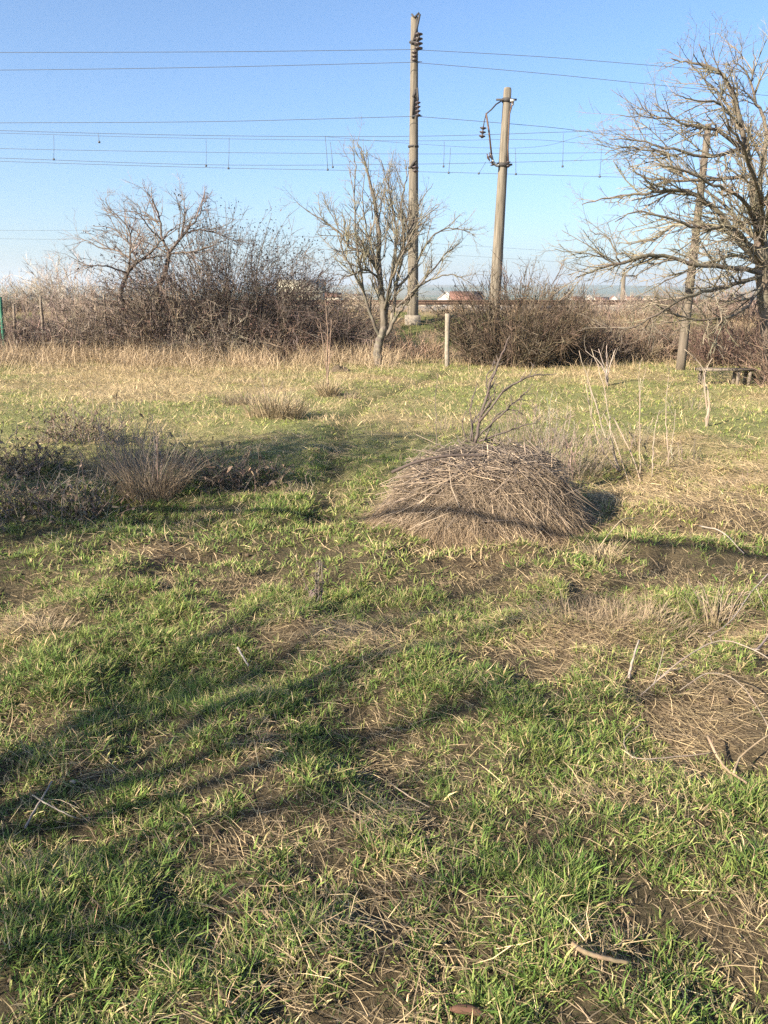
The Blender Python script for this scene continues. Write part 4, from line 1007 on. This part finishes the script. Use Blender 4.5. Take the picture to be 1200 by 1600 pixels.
for k in range(90):
    x_ = -26.7 + .6 * k
    if sl is None:
        mb = MB(); mb.box((-.12, TRK - 1.25, tz + .06), (.12, TRK + 1.25, tz + .20)); sl = mb.build('sleeper', M['post'], track); o = sl
    else:
        o = sl.copy(); COL.objects.link(o)
    o.location.x = x_

# ------------------------------------------------------------------ far buildings
def house(px, pw, ptop, Yc, label, wallm, roofm, roof_h=.45, gable_front=False, cat='house', wins=0, name='house', depth=.7):
    c = at(px, ptop, Yc); w = pw / FPX * Yc; top = c[2]; g = gz(c[0], Yc) - .5
    r = thing(name, (c[0], Yc, g + .5), label, cat, 'houses of the far town' if name == 'house' else None)
    rh = w * roof_h if gable_front else w * roof_h * .6; we = top - rh; dp = w * depth
    x0, x1, y0, y1 = c[0] - w / 2, c[0] + w / 2, Yc - dp / 2, Yc + dp / 2
    mb = MB(); mb.box((x0, y0, g), (x1, y1, we)); mb.build('wall', wallm, r)
    mb = MB(); e = .03 * w; th = .02 * w
    if gable_front:
        gv = [(x0, y0, we), (x1, y0, we), (c[0], y0, top - th)]
        g2 = MB(); g2.add(gv + [(x0, y1, we), (x1, y1, we), (c[0], y1, top - th)], [(0, 1, 2), (3, 5, 4)]); g2.build('gable', wallm, r)
        for s, xx in ((-1, x0 - e), (1, x1 + e)):
            v = [(xx, y0 - e, we - e * .8), (c[0], y0 - e, top), (c[0], y1 + e, top), (xx, y1 + e, we - e * .8)]
            v += [(a, b_, z - th) for a, b_, z in v]
            mb.add(v, [(0, 1, 2), (0, 2, 3), (4, 6, 5), (4, 7, 6), (0, 4, 5), (0, 5, 1), (3, 2, 6), (3, 6, 7), (0, 3, 7), (0, 7, 4)])
    else:
        for s, yy in ((-1, y0 - e), (1, y1 + e)):
            v = [(x0 - e, yy, we - e * .5), (x1 + e, yy, we - e * .5), (x1 + e, Yc, top), (x0 - e, Yc, top)]
            v += [(a, b_, z - th) for a, b_, z in v]
            mb.add(v, [(0, 1, 2), (0, 2, 3), (4, 6, 5), (4, 7, 6), (0, 4, 5), (0, 5, 1), (3, 2, 6), (3, 6, 7), (0, 3, 7), (0, 7, 4), (1, 5, 6), (1, 6, 2)])
        for xx in (x0, x1):
            g2 = MB(); g2.add([(xx, y0, we), (xx, y1, we), (xx, Yc, top - th)], [(0, 1, 2)]); g2.build('gable', wallm, r)
    mb.build('roof', roofm, r)
    for k in range(wins):
        wx = x0 + w * (k + .5) / wins; mb = MB(); mb.box((wx - w * .05, y0 - .04, we - (we - g) * .55), (wx + w * .05, y0 - .002, we - (we - g) * .3)); mb.build('window', M['glass'], r)
    return r
house(471, 66, 437, 120, 'long grey-beige shed roof beyond the bank left of the fruit tree', M['shed'], M['shed'], .42, cat='shed', name='shed')
house(520, 26, 457, 170, 'small red-roofed house beside the long shed', M['plaster_b'], M['tile'], .4)
house(560, 34, 459, 190, 'low house behind the fruit tree crown', M['plaster'], M['tile_b'], .4)
house(697, 24, 455, 150, 'white gabled house just right of the tall pole', M['plaster'], M['tile_b'], .42, True, wins=1)
house(728, 46, 455, 145, 'wide brown-roofed house between the two poles', M['plaster_b'], M['tile'], .5)
for (px, pw, pt, Yc, wm, rm, gf, lab) in [
    (884, 16, 462, 330, 'plaster', 'tile', True, 'tiny white house just right of the round bush'),
    (902, 18, 463, 300, 'plaster', 'tile', False, 'tiny red-roofed house second right of the round bush'),
    (921, 15, 461, 360, 'plaster', 'tile_b', True, 'tiny pale gabled house before the far pole'),
    (940, 20, 464, 310, 'plaster_b', 'tile', False, 'tiny long house left of the far pole'),
    (958, 14, 462, 350, 'plaster', 'tile', True, 'tiny white house touching the far pole'),
    (990, 22, 463, 320, 'plaster', 'tile', False, 'tiny house right of the far pole'),
    (1012, 16, 461, 360, 'plaster_b', 'tile_b', True, 'tiny cream house behind the low tree limbs'),
    (420, 18, 461, 320, 'plaster', 'tile', False, 'tiny far house left of the long shed'),
    (98, 16, 446, 300, 'plaster', 'tile', True, 'tiny white house above the bank at far left')]:
    house(px, pw, pt, Yc, lab, M[wm], M[rm], .42, gf)

# ------------------------------------------------------------------ saplings and dry weeds
def sapling(name, px, py, stems, label, col=(0.29, 0.235, 0.18), r=.006, dens=4, tl=.18, cat='sapling', group=None, tang=.55):
    b = gp(px, py); root = thing(name, b, label, cat, group)
    tw = MB()
    for st_ in stems:
        pts = [b + [rng.normal(0, .01), rng.normal(0, .01), -.02]] + [at(x_, y_, b[1] + dy) for (x_, y_, dy) in st_]
        mb = MB(); q, rr = limb(mb, pts, r * rng.uniform(.85, 1.2), r * .35, 5, col, .004, 5); mb.build('stem', M['twig'], root)
        twigs_on(tw, q, rr, 0, [(dens, tl, tang, .12, (0, 0, .08)), (3, tl * .45, .6, .1, (0, 0, .05))], col, .3)
    if tw.n: tw.build('twigs', M['twig'], root)['kind'] = 'stuff'
    return root
SG = 'pale suckers right of the straw pile'
sapling('sapling', 968, 742, [[(950, 690, 0), (930, 630, .1), (905, 548, .2)], [(955, 680, .1), (945, 610, .2), (925, 545, .3)], [(940, 700, -.1), (925, 650, -.1), (915, 600, -.1)]], 'pale three-stemmed sucker fan nearest the pile', r=.008, group=SG)
sapling('sapling', 1001, 748, [[(1000, 700, 0), (999, 650, 0), (1000, 590, 0)]], 'single straight pale sucker right of the fan', group=SG)
sapling('sapling', 1018, 752, [[(1020, 700, 0), (1026, 660, 0), (1030, 640, 0)]], 'short pale sucker with bent tip', group=SG)
sapling('sapling', 1042, 735, [[(1043, 690, 0), (1040, 640, .1), (1046, 575, .1)], [(1050, 690, .2), (1056, 640, .3)]], 'forked pale sucker in line with the leaning pole', group=SG)
sapling('sapling', 1103, 668, [[(1105, 640, 0), (1100, 600, 0), (1098, 575, 0), (1070, 545, 0)], [(1108, 620, 0), (1100, 590, .1), (1112, 560, .1)]], 'thicker young stem standing before the bench', col=(0.26, 0.21, 0.16), r=.014, group=SG)
sapling('sapling', 950, 600, [[(945, 575, 0), (935, 545, 0)], [(952, 575, 0), (962, 545, .1)], [(948, 575, .1), (948, 540, .1)], [(940, 570, -.1), (915, 548, -.1)]], 'bushy grey sucker clump before the reddish bush', col=(0.34, 0.28, 0.24), r=.014, dens=4, tl=.35, group=SG)
sapling('sapling', 1000, 652, [[(1000, 620, 0), (998, 585, 0), (1003, 560, 0)], [(1001, 610, .1), (1010, 575, .2)]], 'thin pale sucker halfway to the bench', group=SG, dens=4)
sapling('sapling', 925, 655, [[(925, 620, 0), (918, 590, 0), (925, 560, 0)]], 'thin grey sucker behind the sucker fan', group=SG, dens=4)
sapling('sapling', 683, 700, [[(682, 660, 0), (681, 620, 0), (684, 585, 0)]], 'thin dark upright shoot behind the pile', (0.14, 0.115, 0.095), .007, 4, .10)
sapling('sapling', 1040, 560, [[(1045, 530, 0), (1052, 500, 0)], [(1035, 530, 0), (1020, 505, 0)]], 'thin pale shoots left of the leaning pole', (0.36, 0.29, 0.22), .016, 5, .3, group=SG)
sapling('sapling', 512, 612, [[(511, 570, 0), (512, 520, 0), (508, 470, 0)], [(514, 560, .1), (518, 500, .1)], [(509, 565, -.1), (500, 505, -.1)]], 'bare reddish sapling in a tussock left of the fruit tree', (0.24, 0.17, 0.125), .012, 5, .30)
# dead branch heap arching over the pile
b0 = np.array([at(742, 690, HY + .25)[0], HY + .25, HZ + .5])
br = thing('dead_branch', b0, 'dark bare branch arching up from the pile top', 'branch')
tw = MB()
for st_, r in (([(742, 692), (752, 650), (770, 590), (782, 560), (797, 525)], .010), ([(748, 660), (790, 610), (830, 588), (862, 585)], .007), ([(752, 650), (765, 625), (760, 590), (772, 575)], .006),
               ([(745, 685), (790, 640), (820, 615), (832, 600)], .006), ([(740, 690), (735, 640), (745, 600)], .005), ([(748, 690), (800, 670), (840, 660)], .006), ([(735, 690), (742, 655), (768, 630), (775, 600)], .006), ([(755, 690), (775, 650), (800, 640), (818, 648)], .005), ([(730, 692), (722, 665), (728, 640)], .004)):
    pts = [at(x_, y_, HY + .25 + .02 * k) for k, (x_, y_) in enumerate(st_)]
    mb = MB(); q, rr = limb(mb, pts, r * 1.45, r * .55, 5, (0.10, 0.08, 0.07), .004, 5); mb.build('limb', M['twig'], br)
    twigs_on(tw, q, rr, 0, [(11, .15, .7, .1, (0, 0, .04)), (6, .07, .7, .1, (0, 0, .02))], (0.14, 0.115, 0.10), .1)
tw.build('twigs', M['twig'], br)['kind'] = 'stuff'
# weed thicket behind and right of the pile
def tussock(name, px, py, rx, h, n, label, colA, colB, w=.005, cat='tussock', group=None, lean=.55, stems=0):
    b = gp(px, py); root = thing(name, b, label, cat, group)
    mb = MB(); a = rng.uniform(0, 2 * PI, n); r = np.sqrt(rng.random(n)) * rx
    x = b[0] + r * np.cos(a); y = b[1] + r * np.sin(a) * .7
    t = rng.random(n)[:, None]; col = (np.array(colA) * t + np.array(colB) * (1 - t)) * rng.uniform(.6, 1.2, n)[:, None]
    th0 = np.abs(rng.normal(.12, .15, n)) + .3 * r / rx
    ribbons(mb, np.stack([x, y, gh(x, y) - .01], -1), a + rng.normal(0, .6, n), th0, th0 + np.abs(rng.normal(lean, .4, n)), h * rng.uniform(.4, 1.2, n), w * rng.uniform(.6, 1.3, n), col, 3, rng.normal(0, .5, n))
    o = mb.build('blades', M['straw'], root); o['kind'] = 'stuff'
    if stems:
        tw = MB()
        for k in range(stems):
            aa = rng.uniform(0, 2 * PI); rr_ = rx * rng.random(); xx, yy = b[0] + rr_ * math.cos(aa), b[1] + .6 * rr_ * math.sin(aa)
            q = wander((xx, yy, gz(xx, yy)), (rng.normal(0, .25), rng.normal(0, .2), 1), h * rng.uniform(.8, 1.5), 6, .1, (0, 0, 0)); rr2 = np.linspace(.0035, .0016, 7)
            c = jit((0.25, 0.20, 0.16), .25); tw.tube(q, rr2, 3, c, cap=False); twigs_on(tw, q, rr2, 0, [(9, .10, .7, .1, (0, 0, .06))], c, .3)
        tw.build('stems', M['twig'], root)['kind'] = 'stuff'
    return root
BR, PALE = (0.30, 0.24, 0.16), (0.42, 0.33, 0.20)
tussock('weed_clump', 880, 745, .35, .42, 500, 'grey dry weed stalks leaning on the right side of the pile', BR, (0.24, 0.20, 0.16), .0035, 'weeds', stems=45)
tussock('weed_clump', 830, 700, .40, .40, 300, 'grey dry weeds behind the top of the pile', BR, (0.24, 0.20, 0.16), .0035, 'weeds', stems=40)
tussock('grass_tussock', 238, 778, .24, .52, 900, 'brown upright dry tussock in the shaded left weeds', (0.36, 0.28, 0.19), (0.26, 0.20, 0.145), .0045, stems=14)
tussock('weed_clump', 195, 735, .40, .44, 400, 'grey tangled dry weeds behind the upright tussock', (0.22, 0.18, 0.14), BR, .004, 'weeds', stems=60)
tussock('grass_tussock', 430, 652, .40, .42, 700, 'pale tall dry grass clump left of the trodden path', PALE, BR, .008, stems=20)
tussock('grass_tussock', 512, 618, .16, .38, 350, 'tan tussock round the reddish sapling foot', PALE, BR, .008)
tussock('grass_tussock', 380, 630, .35, .22, 350, 'dark brown low tussock in the pale grass', (0.17, 0.13, 0.09), BR, .009)
tussock('grass_tussock', 545, 622, .2, .14, 120, 'small dark tussock beside the reddish sapling', (0.16, 0.12, 0.09), BR, .009)
tussock('grass_tussock', 960, 975, .42, .16, 900, 'matted brown hay tuft in the right foreground thatch', (0.33, 0.25, 0.16), (0.22, 0.17, 0.12), .0035, lean=1.0)
tussock('grass_tussock', 62, 985, .16, .10, 420, 'sunlit straw tuft at the left edge of the foreground', PALE, BR, .004, lean=1.0)
tussock('grass_tussock', 1120, 960, .12, .22, 160, 'thin dry stalks at the right edge of the thatch', PALE, BR, .0035, stems=8)
tussock('grass_tussock', 940, 868, .12, .16, 260, 'straw tuft at the right foot of the pile', PALE, BR, .004, lean=.9)

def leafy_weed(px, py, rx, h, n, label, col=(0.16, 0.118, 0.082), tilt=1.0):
    b = gp(px, py); root = thing('dead_weed', b, label, 'weeds', 'dark withered weeds in the left shade')
    st = MB(); lf = MB(); pts = []
    for k in range(n):
        a = rng.uniform(0, 2 * PI); r = rx * math.sqrt(rng.random()); x, y = b[0] + r * math.cos(a), b[1] + .55 * r * math.sin(a)
        q = wander((x, y, gz(x, y) - .01), (tilt * rng.normal(0, .6), tilt * rng.normal(0, .5), 1), h * rng.uniform(.6, 1.4), 6, .18 * tilt, (0, 0, -.06 * tilt))
        st.tube(q, np.linspace(.004, .0018, 7), 3, jit((0.17, 0.14, 0.11), .3), cap=False)
        for j in range(5):
            i_ = rng.integers(2, 7); pts.append(q[i_] + rng.normal(0, .012, 3))
    c = np.array(pts); m_ = len(c)
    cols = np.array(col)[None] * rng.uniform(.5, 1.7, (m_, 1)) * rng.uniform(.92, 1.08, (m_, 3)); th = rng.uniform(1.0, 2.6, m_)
    ribbons(lf, c, rng.uniform(0, 2 * PI, m_), th, th + rng.normal(.6, .5, m_), np.exp(rng.normal(-3.1, .4, m_)), np.exp(rng.normal(-4.1, .4, m_)), cols, 3, rng.normal(0, .8, m_))
    st.build('stems', M['twig'], root); o = lf.build('leaves', M['leaf'], root); o['kind'] = 'stuff'
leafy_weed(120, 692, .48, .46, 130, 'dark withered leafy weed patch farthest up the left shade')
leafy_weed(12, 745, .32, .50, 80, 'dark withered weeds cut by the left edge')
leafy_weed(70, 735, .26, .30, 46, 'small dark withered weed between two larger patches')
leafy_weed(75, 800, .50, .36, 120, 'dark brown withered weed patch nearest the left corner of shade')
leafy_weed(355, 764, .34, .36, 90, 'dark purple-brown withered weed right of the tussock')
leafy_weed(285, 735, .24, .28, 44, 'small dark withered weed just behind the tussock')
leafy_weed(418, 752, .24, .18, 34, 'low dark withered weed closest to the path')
leafy_weed(498, 938, .035, .22, 7, 'single dark dead stalk in the sunlit grass', (0.12, 0.095, 0.08), .25)
leafy_weed(680, 965, .03, .07, 5, 'tiny dark dead weed in front of the pile')

# ------------------------------------------------------------------ fallen twigs and sticks in the foreground
def stick(pts, r0, r1, label, col, sides=6, forks=(), name='fallen_stick', cat='stick', lift=.03, twig=0):
    P = []
    for p in pts:
        g = gpt(p[0], p[1]); g[2] = gz(g[0], g[1]) + (p[2] if len(p) > 2 else lift); P.append(g)
    root = thing(name, P[0], label, cat)
    mb = MB(); q, rr = limb(mb, P, r0, r1, sides, col, .0008, 6); mb.build('stem', M['twig'], root)
    for f in forks:
        F = []
        for p in f: g = gpt(p[0], p[1]); g[2] = gz(g[0], g[1]) + (p[2] if len(p) > 2 else lift); F.append(g)
        mb = MB(); limb(mb, F, r1 * 1.1, r1 * .6, 5, col, .0008, 5); mb.build('fork', M['twig'], root)
    if twig:
        tw = MB(); twigs_on(tw, q, rr, 0, [(twig, .12, .7, .12, (0, 0, .0))], col, .1); tw.build('twigs', M['twig'], root)['kind'] = 'stuff'
WH = (0.29, 0.245, 0.20)
stick([(38, 1288, .03), (60, 1262, .05), (83, 1236, .07)], .0042, .003, 'thick pale stick of the crossed pair at left', WH)
stick([(52, 1254, .06), (80, 1263, .05), (118, 1271, .03)], .0028, .002, 'thin pale stick of the crossed pair at left', WH)
stick([(1000, 1145, .08), (975, 1165, .05), (982, 1198, .04), (1010, 1208, .05), (1060, 1200, .07), (1110, 1192, .09)], .0024, .002, 'long pale looping vine on the right thatch', (0.25, 0.20, 0.155))
stick([(1060, 1098, .10), (1100, 1092, .14), (1140, 1112, .16), (1175, 1150, .15), (1210, 1190, .1)], .0024, .0018, 'arched thin vine above the forked stick', (0.22, 0.18, 0.14))
stick([(1103, 1170, .10), (1130, 1200, .06), (1165, 1236, .03)], .006, .004, 'forked tan stick at the right edge', (0.27, 0.20, 0.13), forks=[[(1145, 1218, .05), (1158, 1195, .09), (1200, 1180, .12)]])
stick([(982, 1060, .02), (987, 1048, .06), (995, 1033, .10)], .007, .004, 'short pale split twig poking from the thatch', WH)
stick([(890, 1508, .03), (915, 1521, .03), (945, 1526, .03), (980, 1526, .03)], .007, .005, 'curved tan stick in the bottom right grass', (0.24, 0.18, 0.11))
stick([(610, 1218, .04), (640, 1240, .04), (672, 1263, .03)], .0025, .002, 'thin straw-like twig in the middle foreground', (0.30, 0.24, 0.17))
stick([(372, 1022, .04), (380, 1032, .04), (388, 1042, .03)], .006, .004, 'short grey twig on the dry patch', (0.25, 0.22, 0.19))
stick([(1200, 935, .15), (1170, 955, .12), (1140, 985, .1), (1105, 1005, .06)], .004, .002, 'grey dead branch entering from the right edge', (0.28, 0.23, 0.19), twig=14, name='fallen_branch', cat='branch')
stick([(1215, 985, .10), (1195, 1010, .06), (1178, 1030, .04)], .007, .005, 'stout pale branch end cut by the right edge', (0.24, 0.195, 0.16))
stick([(1000, 1085, .03), (1060, 1060, .08), (1120, 1040, .10), (1180, 1060, .1), (1230, 1090, .08)], .0035, .002, 'low grey branch tangle over the right thatch', (0.26, 0.21, 0.17), twig=14, name='fallen_branch', cat='branch')
stick([(1092, 828, .04), (1125, 850, .07), (1160, 880, .05)], .005, .003, 'thin fallen branch on the sunlit straw at right', (0.36, 0.31, 0.26), twig=9, name='fallen_branch', cat='branch')
stick([(930, 870, .05), (965, 848, .12), (990, 832, .12)], .004, .003, 'pale stalk leaning off the right foot of the pile', (0.48, 0.38, 0.24))
stick([(955, 700, .35), (985, 735, .12), (1000, 755, .03)], .008, .006, 'pale leaning cane below the sucker fan', (0.30, 0.235, 0.165))
stick([(940, 690, .30), (960, 722, .15), (985, 760, .03)], .007, .005, 'second pale leaning cane below the sucker fan', (0.30, 0.235, 0.165))
p = gp(736, 1583)
mb = MB(); mb.tube(crom([p + [-.05, .01, .012], p + [0, 0, .02], p + [.05, -.015, .012]]), [.003, .008, .010, .011, .011, .012, .010, .008, .007, .005, .002], 6, (0.10, 0.055, 0.038)) 
tag(mb.build('bark_chip', M['twig'], origin=p), 'reddish brown bark chip at the bottom edge', 'bark')
p = gp(112, 1213)
mb = MB(); mb.lathe(p + [0, 0, -.01], (0.1, 0.2, 1), [(0, .003), (.005, .011), (.011, .013), (.017, .009), (.02, .001)], 8, (0.45, 0.36, 0.27))
tag(mb.build('stone', M['twig'], origin=p), 'small pale stone on bare soil at left', 'stone')
p = gp(530, 582)
mb = MB(); q = []
for a in range(7):
    for k in range(14):
        r = a / 6; th = k * 2 * PI / 14; q.append((p[0] + .27 * r * math.cos(th), p[1] + .2 * r * math.sin(th), p[2] - .02 + .10 * (1 - r * r) * (1 + .5 * math.sin(3 * th + 2 * r)) + rng.normal(0, .012)))
tt = [(a * 14 + k, (a + 1) * 14 + k, (a + 1) * 14 + (k + 1) % 14) for a in range(6) for k in range(14)] + [(a * 14 + k, (a + 1) * 14 + (k + 1) % 14, a * 14 + (k + 1) % 14) for a in range(6) for k in range(14)]
mb.add(q, tt); tag(mb.build('debris_heap', M['soil'], origin=p), 'low dark lump of debris near the reddish sapling', 'debris')

# ------------------------------------------------------------------ trees left of the frame that shade the foreground
def wild_tree(name, base, h, label, nl, col, twigcol, shoots, r=.13, spread=.9, extra=(), lean=(0, 0)):
    base = np.array([base[0], base[1], gz(base[0], base[1])])
    tp = [base + [0, 0, -.05], base + [lean[0] * .3, lean[1] * .3, h * .22], base + [lean[0] * .7, lean[1] * .7, h * .45], base + [lean[0], lean[1], h * .62]]
    q = crom(tp, 5); L = []
    for k in range(nl):
        f = rng.uniform(.35, 1.0); p = q[int(f * (len(q) - 1))]; a = k * 2.4 + rng.normal(0, .3)
        ln = h * rng.uniform(.38, .6) * (1.2 - .4 * f); up = rng.uniform(.35, 1.1)
        d = np.array([spread * math.cos(a), spread * math.sin(a), up]); w = wander(p, d, ln, 5, .16, (0, 0, .06)); L.append((list(w), r * .42, .006))
    for e in extra: L.append((e, .035, .008))
    return mirror_tree(name, base, label, L, tp, (r, r * .5), shoots, col, twigcol)
SH = [(8, .7, .8, .2, (0, 0, .03), .1, .012), (9, .34, .8, .2, (0, 0, .02), .1, .007)]
t0 = np.array([-5.05, -.75, gz(-5.05, -.75)])
LB = [([t0 + [0, 0, 1.3], t0 + [.16, .12, 2.0], t0 + [-.10, -.08, 2.6], t0 + [.12, .16, 3.1], t0 + [.02, -.06, 3.6], t0 + [.2, .14, 4.3]], .06, .014),
      ([t0 + [.0, .02, 1.9], t0 + [-.18, .22, 2.5], t0 + [-.10, .42, 3.2], t0 + [-.30, .50, 4.0]], .04, .012), ([t0 + [.05, .02, 2.2], t0 + [.30, -.22, 2.8], t0 + [.26, -.45, 3.5]], .035, .012)]
for (x_, y_, z_, zs, r_) in ((-5.6, .3, 3.5, 2.2, .035), (-4.3, -1.4, 3.6, 2.5, .03), (-5.9, -.9, 3.4, 1.9, .03), (-4.5, .1, 3.3, 2.0, .035), (-3.4, -.3, 2.3, 1.4, .014), (-3.0, -.8, 2.4, 1.5, .014), (-3.8, .2, 2.2, 1.3, .014), (-6.4, .2, 2.6, 1.4, .02), (-2.7, -1.1, 2.6, 1.6, .012), (-3.3, -.5, 2.0, 1.2, .010), (-2.9, -1.3, 2.3, 1.4, .010)):
    e_ = np.array([x_, y_, z_]); p_ = t0 + [0, 0, zs]; m_ = p_ * .5 + e_ * .5 + rng.normal(0, .14, 3)
    LB.append(([p_, m_, e_], r_, .006))
mirror_tree('shade_tree', t0, 'bare low-branched tree standing left behind the viewer', LB, [t0 + [0, 0, -.05], t0 + [.02, 0, .7], t0 + [0, 0, 1.5]], (.12, .075), SH, (0.16, 0.13, 0.10), (0.18, 0.14, 0.10))
t0 = np.array([-8.3, 2.5, gz(-8.3, 2.5)]); LB = []  # evergreen added out of view to throw the broad shade at mid left
LB.append(([np.array(k) for k in ((-8.2, 2.5, 1.9), (-7.4, 2.5, 2.6), (-6.5, 2.42, 2.9), (-5.6, 2.20, 3.0), (-4.77, 1.95, 3.02), (-3.77, 1.63, 3.02), (-2.87, 1.34, 3.0), (-1.7, .98, 2.95))], .034, .018))  # long level limb shaped to cast a shadow band over the pile
for k in range(22):
    a_ = k * 2.4; f_ = .3 + .7 * (k / 21.0); r_ = 2.1 * (1 - .55 * max(0, f_ - .55) / .45) * rng.uniform(.75, 1.05)
    p_ = t0 + [0, 0, .5 + 3.6 * f_]; e_ = t0 + [r_ * math.cos(a_), r_ * math.sin(a_), 1.2 + 4.4 * f_]
    LB.append(([p_, p_ * .45 + e_ * .55 + rng.normal(0, .1, 3), e_], .035, .008))
ev = mirror_tree('shade_evergreen', t0, 'dense dark evergreen added unseen left of the view to shade the field', LB, [t0 + [0, 0, -.05], t0 + [0, 0, 1.5], t0 + [.1, 0, 3.0], t0 + [.1, .1, 4.6]], (.15, .04), [(5, .6, .75, .13, (0, 0, .03), .1, .012)], (0.13, 0.10, 0.08), (0.13, 0.10, 0.08))
ev['_o'] = [float(k) for k in t0]
lf = MB(); n = 9500
pts_ = np.concatenate([resample(p[0], 12)[4:] for p in LB[1:]]); ii = rng.integers(0, len(pts_), n); cc = pts_[ii] + rng.normal(0, .26, (n, 3)); th = rng.uniform(.4, 2.2, n)
ribbons(lf, cc, rng.uniform(0, 2 * PI, n), th, th + rng.normal(.4, .4, n), rng.uniform(.07, .12, n), rng.uniform(.04, .06, n), np.array([[0.045, 0.07, 0.03]]) * rng.uniform(.6, 1.4, (n, 1)), 2, rng.normal(0, .5, n))
lf.build('leaves', M['leaf'], ev)['kind'] = 'stuff'
# thin dry stalks standing between the suckers and round the pile
for (px, py, rx, h, ns, lab) in ((1000, 700, .30, .50, 16, 'thin grey stalks standing among the suckers'), (930, 715, .25, .45, 18, 'grey stalk thicket just right of the pile'), (1065, 720, .25, .40, 12, 'sparse pale stalks right of the suckers'),
                               (1080, 640, .35, .45, 12, 'thin stalks in the grass before the bench'), (700, 668, .20, .30, 10, 'few thin stalks left of the arching dead branch'), (860, 655, .35, .30, 16, 'thin brown stalks in the straw behind the pile'),
                               (465, 770, .12, .25, 5, 'lone pale stalk beside the path in shade'), (160, 760, .15, .30, 8, 'pale broken stalks left of the upright tussock'), (1160, 760, .3, .2, 10, 'short dry stalks on the sunlit straw at the right edge')):
    tussock('weed_stalks', px, py, rx, h * .5, 60, lab, PALE, BR, .004, 'weeds', stems=ns)

hz = MB(); hz.box((-6100, -6100, -9), (6100, 6100, 95))
hm = bpy.data.materials.new('haze'); hm.use_nodes = True
for n_ in list(hm.node_tree.nodes): hm.node_tree.nodes.remove(n_)
ho = hm.node_tree.nodes.new('ShaderNodeOutputMaterial'); hv = hm.node_tree.nodes.new('ShaderNodeVolumePrincipled')
hv.inputs['Color'].default_value = (0.80, 0.90, 1.0, 1); hv.inputs['Density'].default_value = 0.0003; hv.inputs['Anisotropy'].default_value = 0.2
hm.node_tree.links.new(hv.outputs[0], ho.inputs['Volume'])
tag(hz.build('haze', hm), 'thin bluish haze in the air over the plain', None, kind='stuff')

for o in ORIG:
    if '_o' in o: del o['_o']
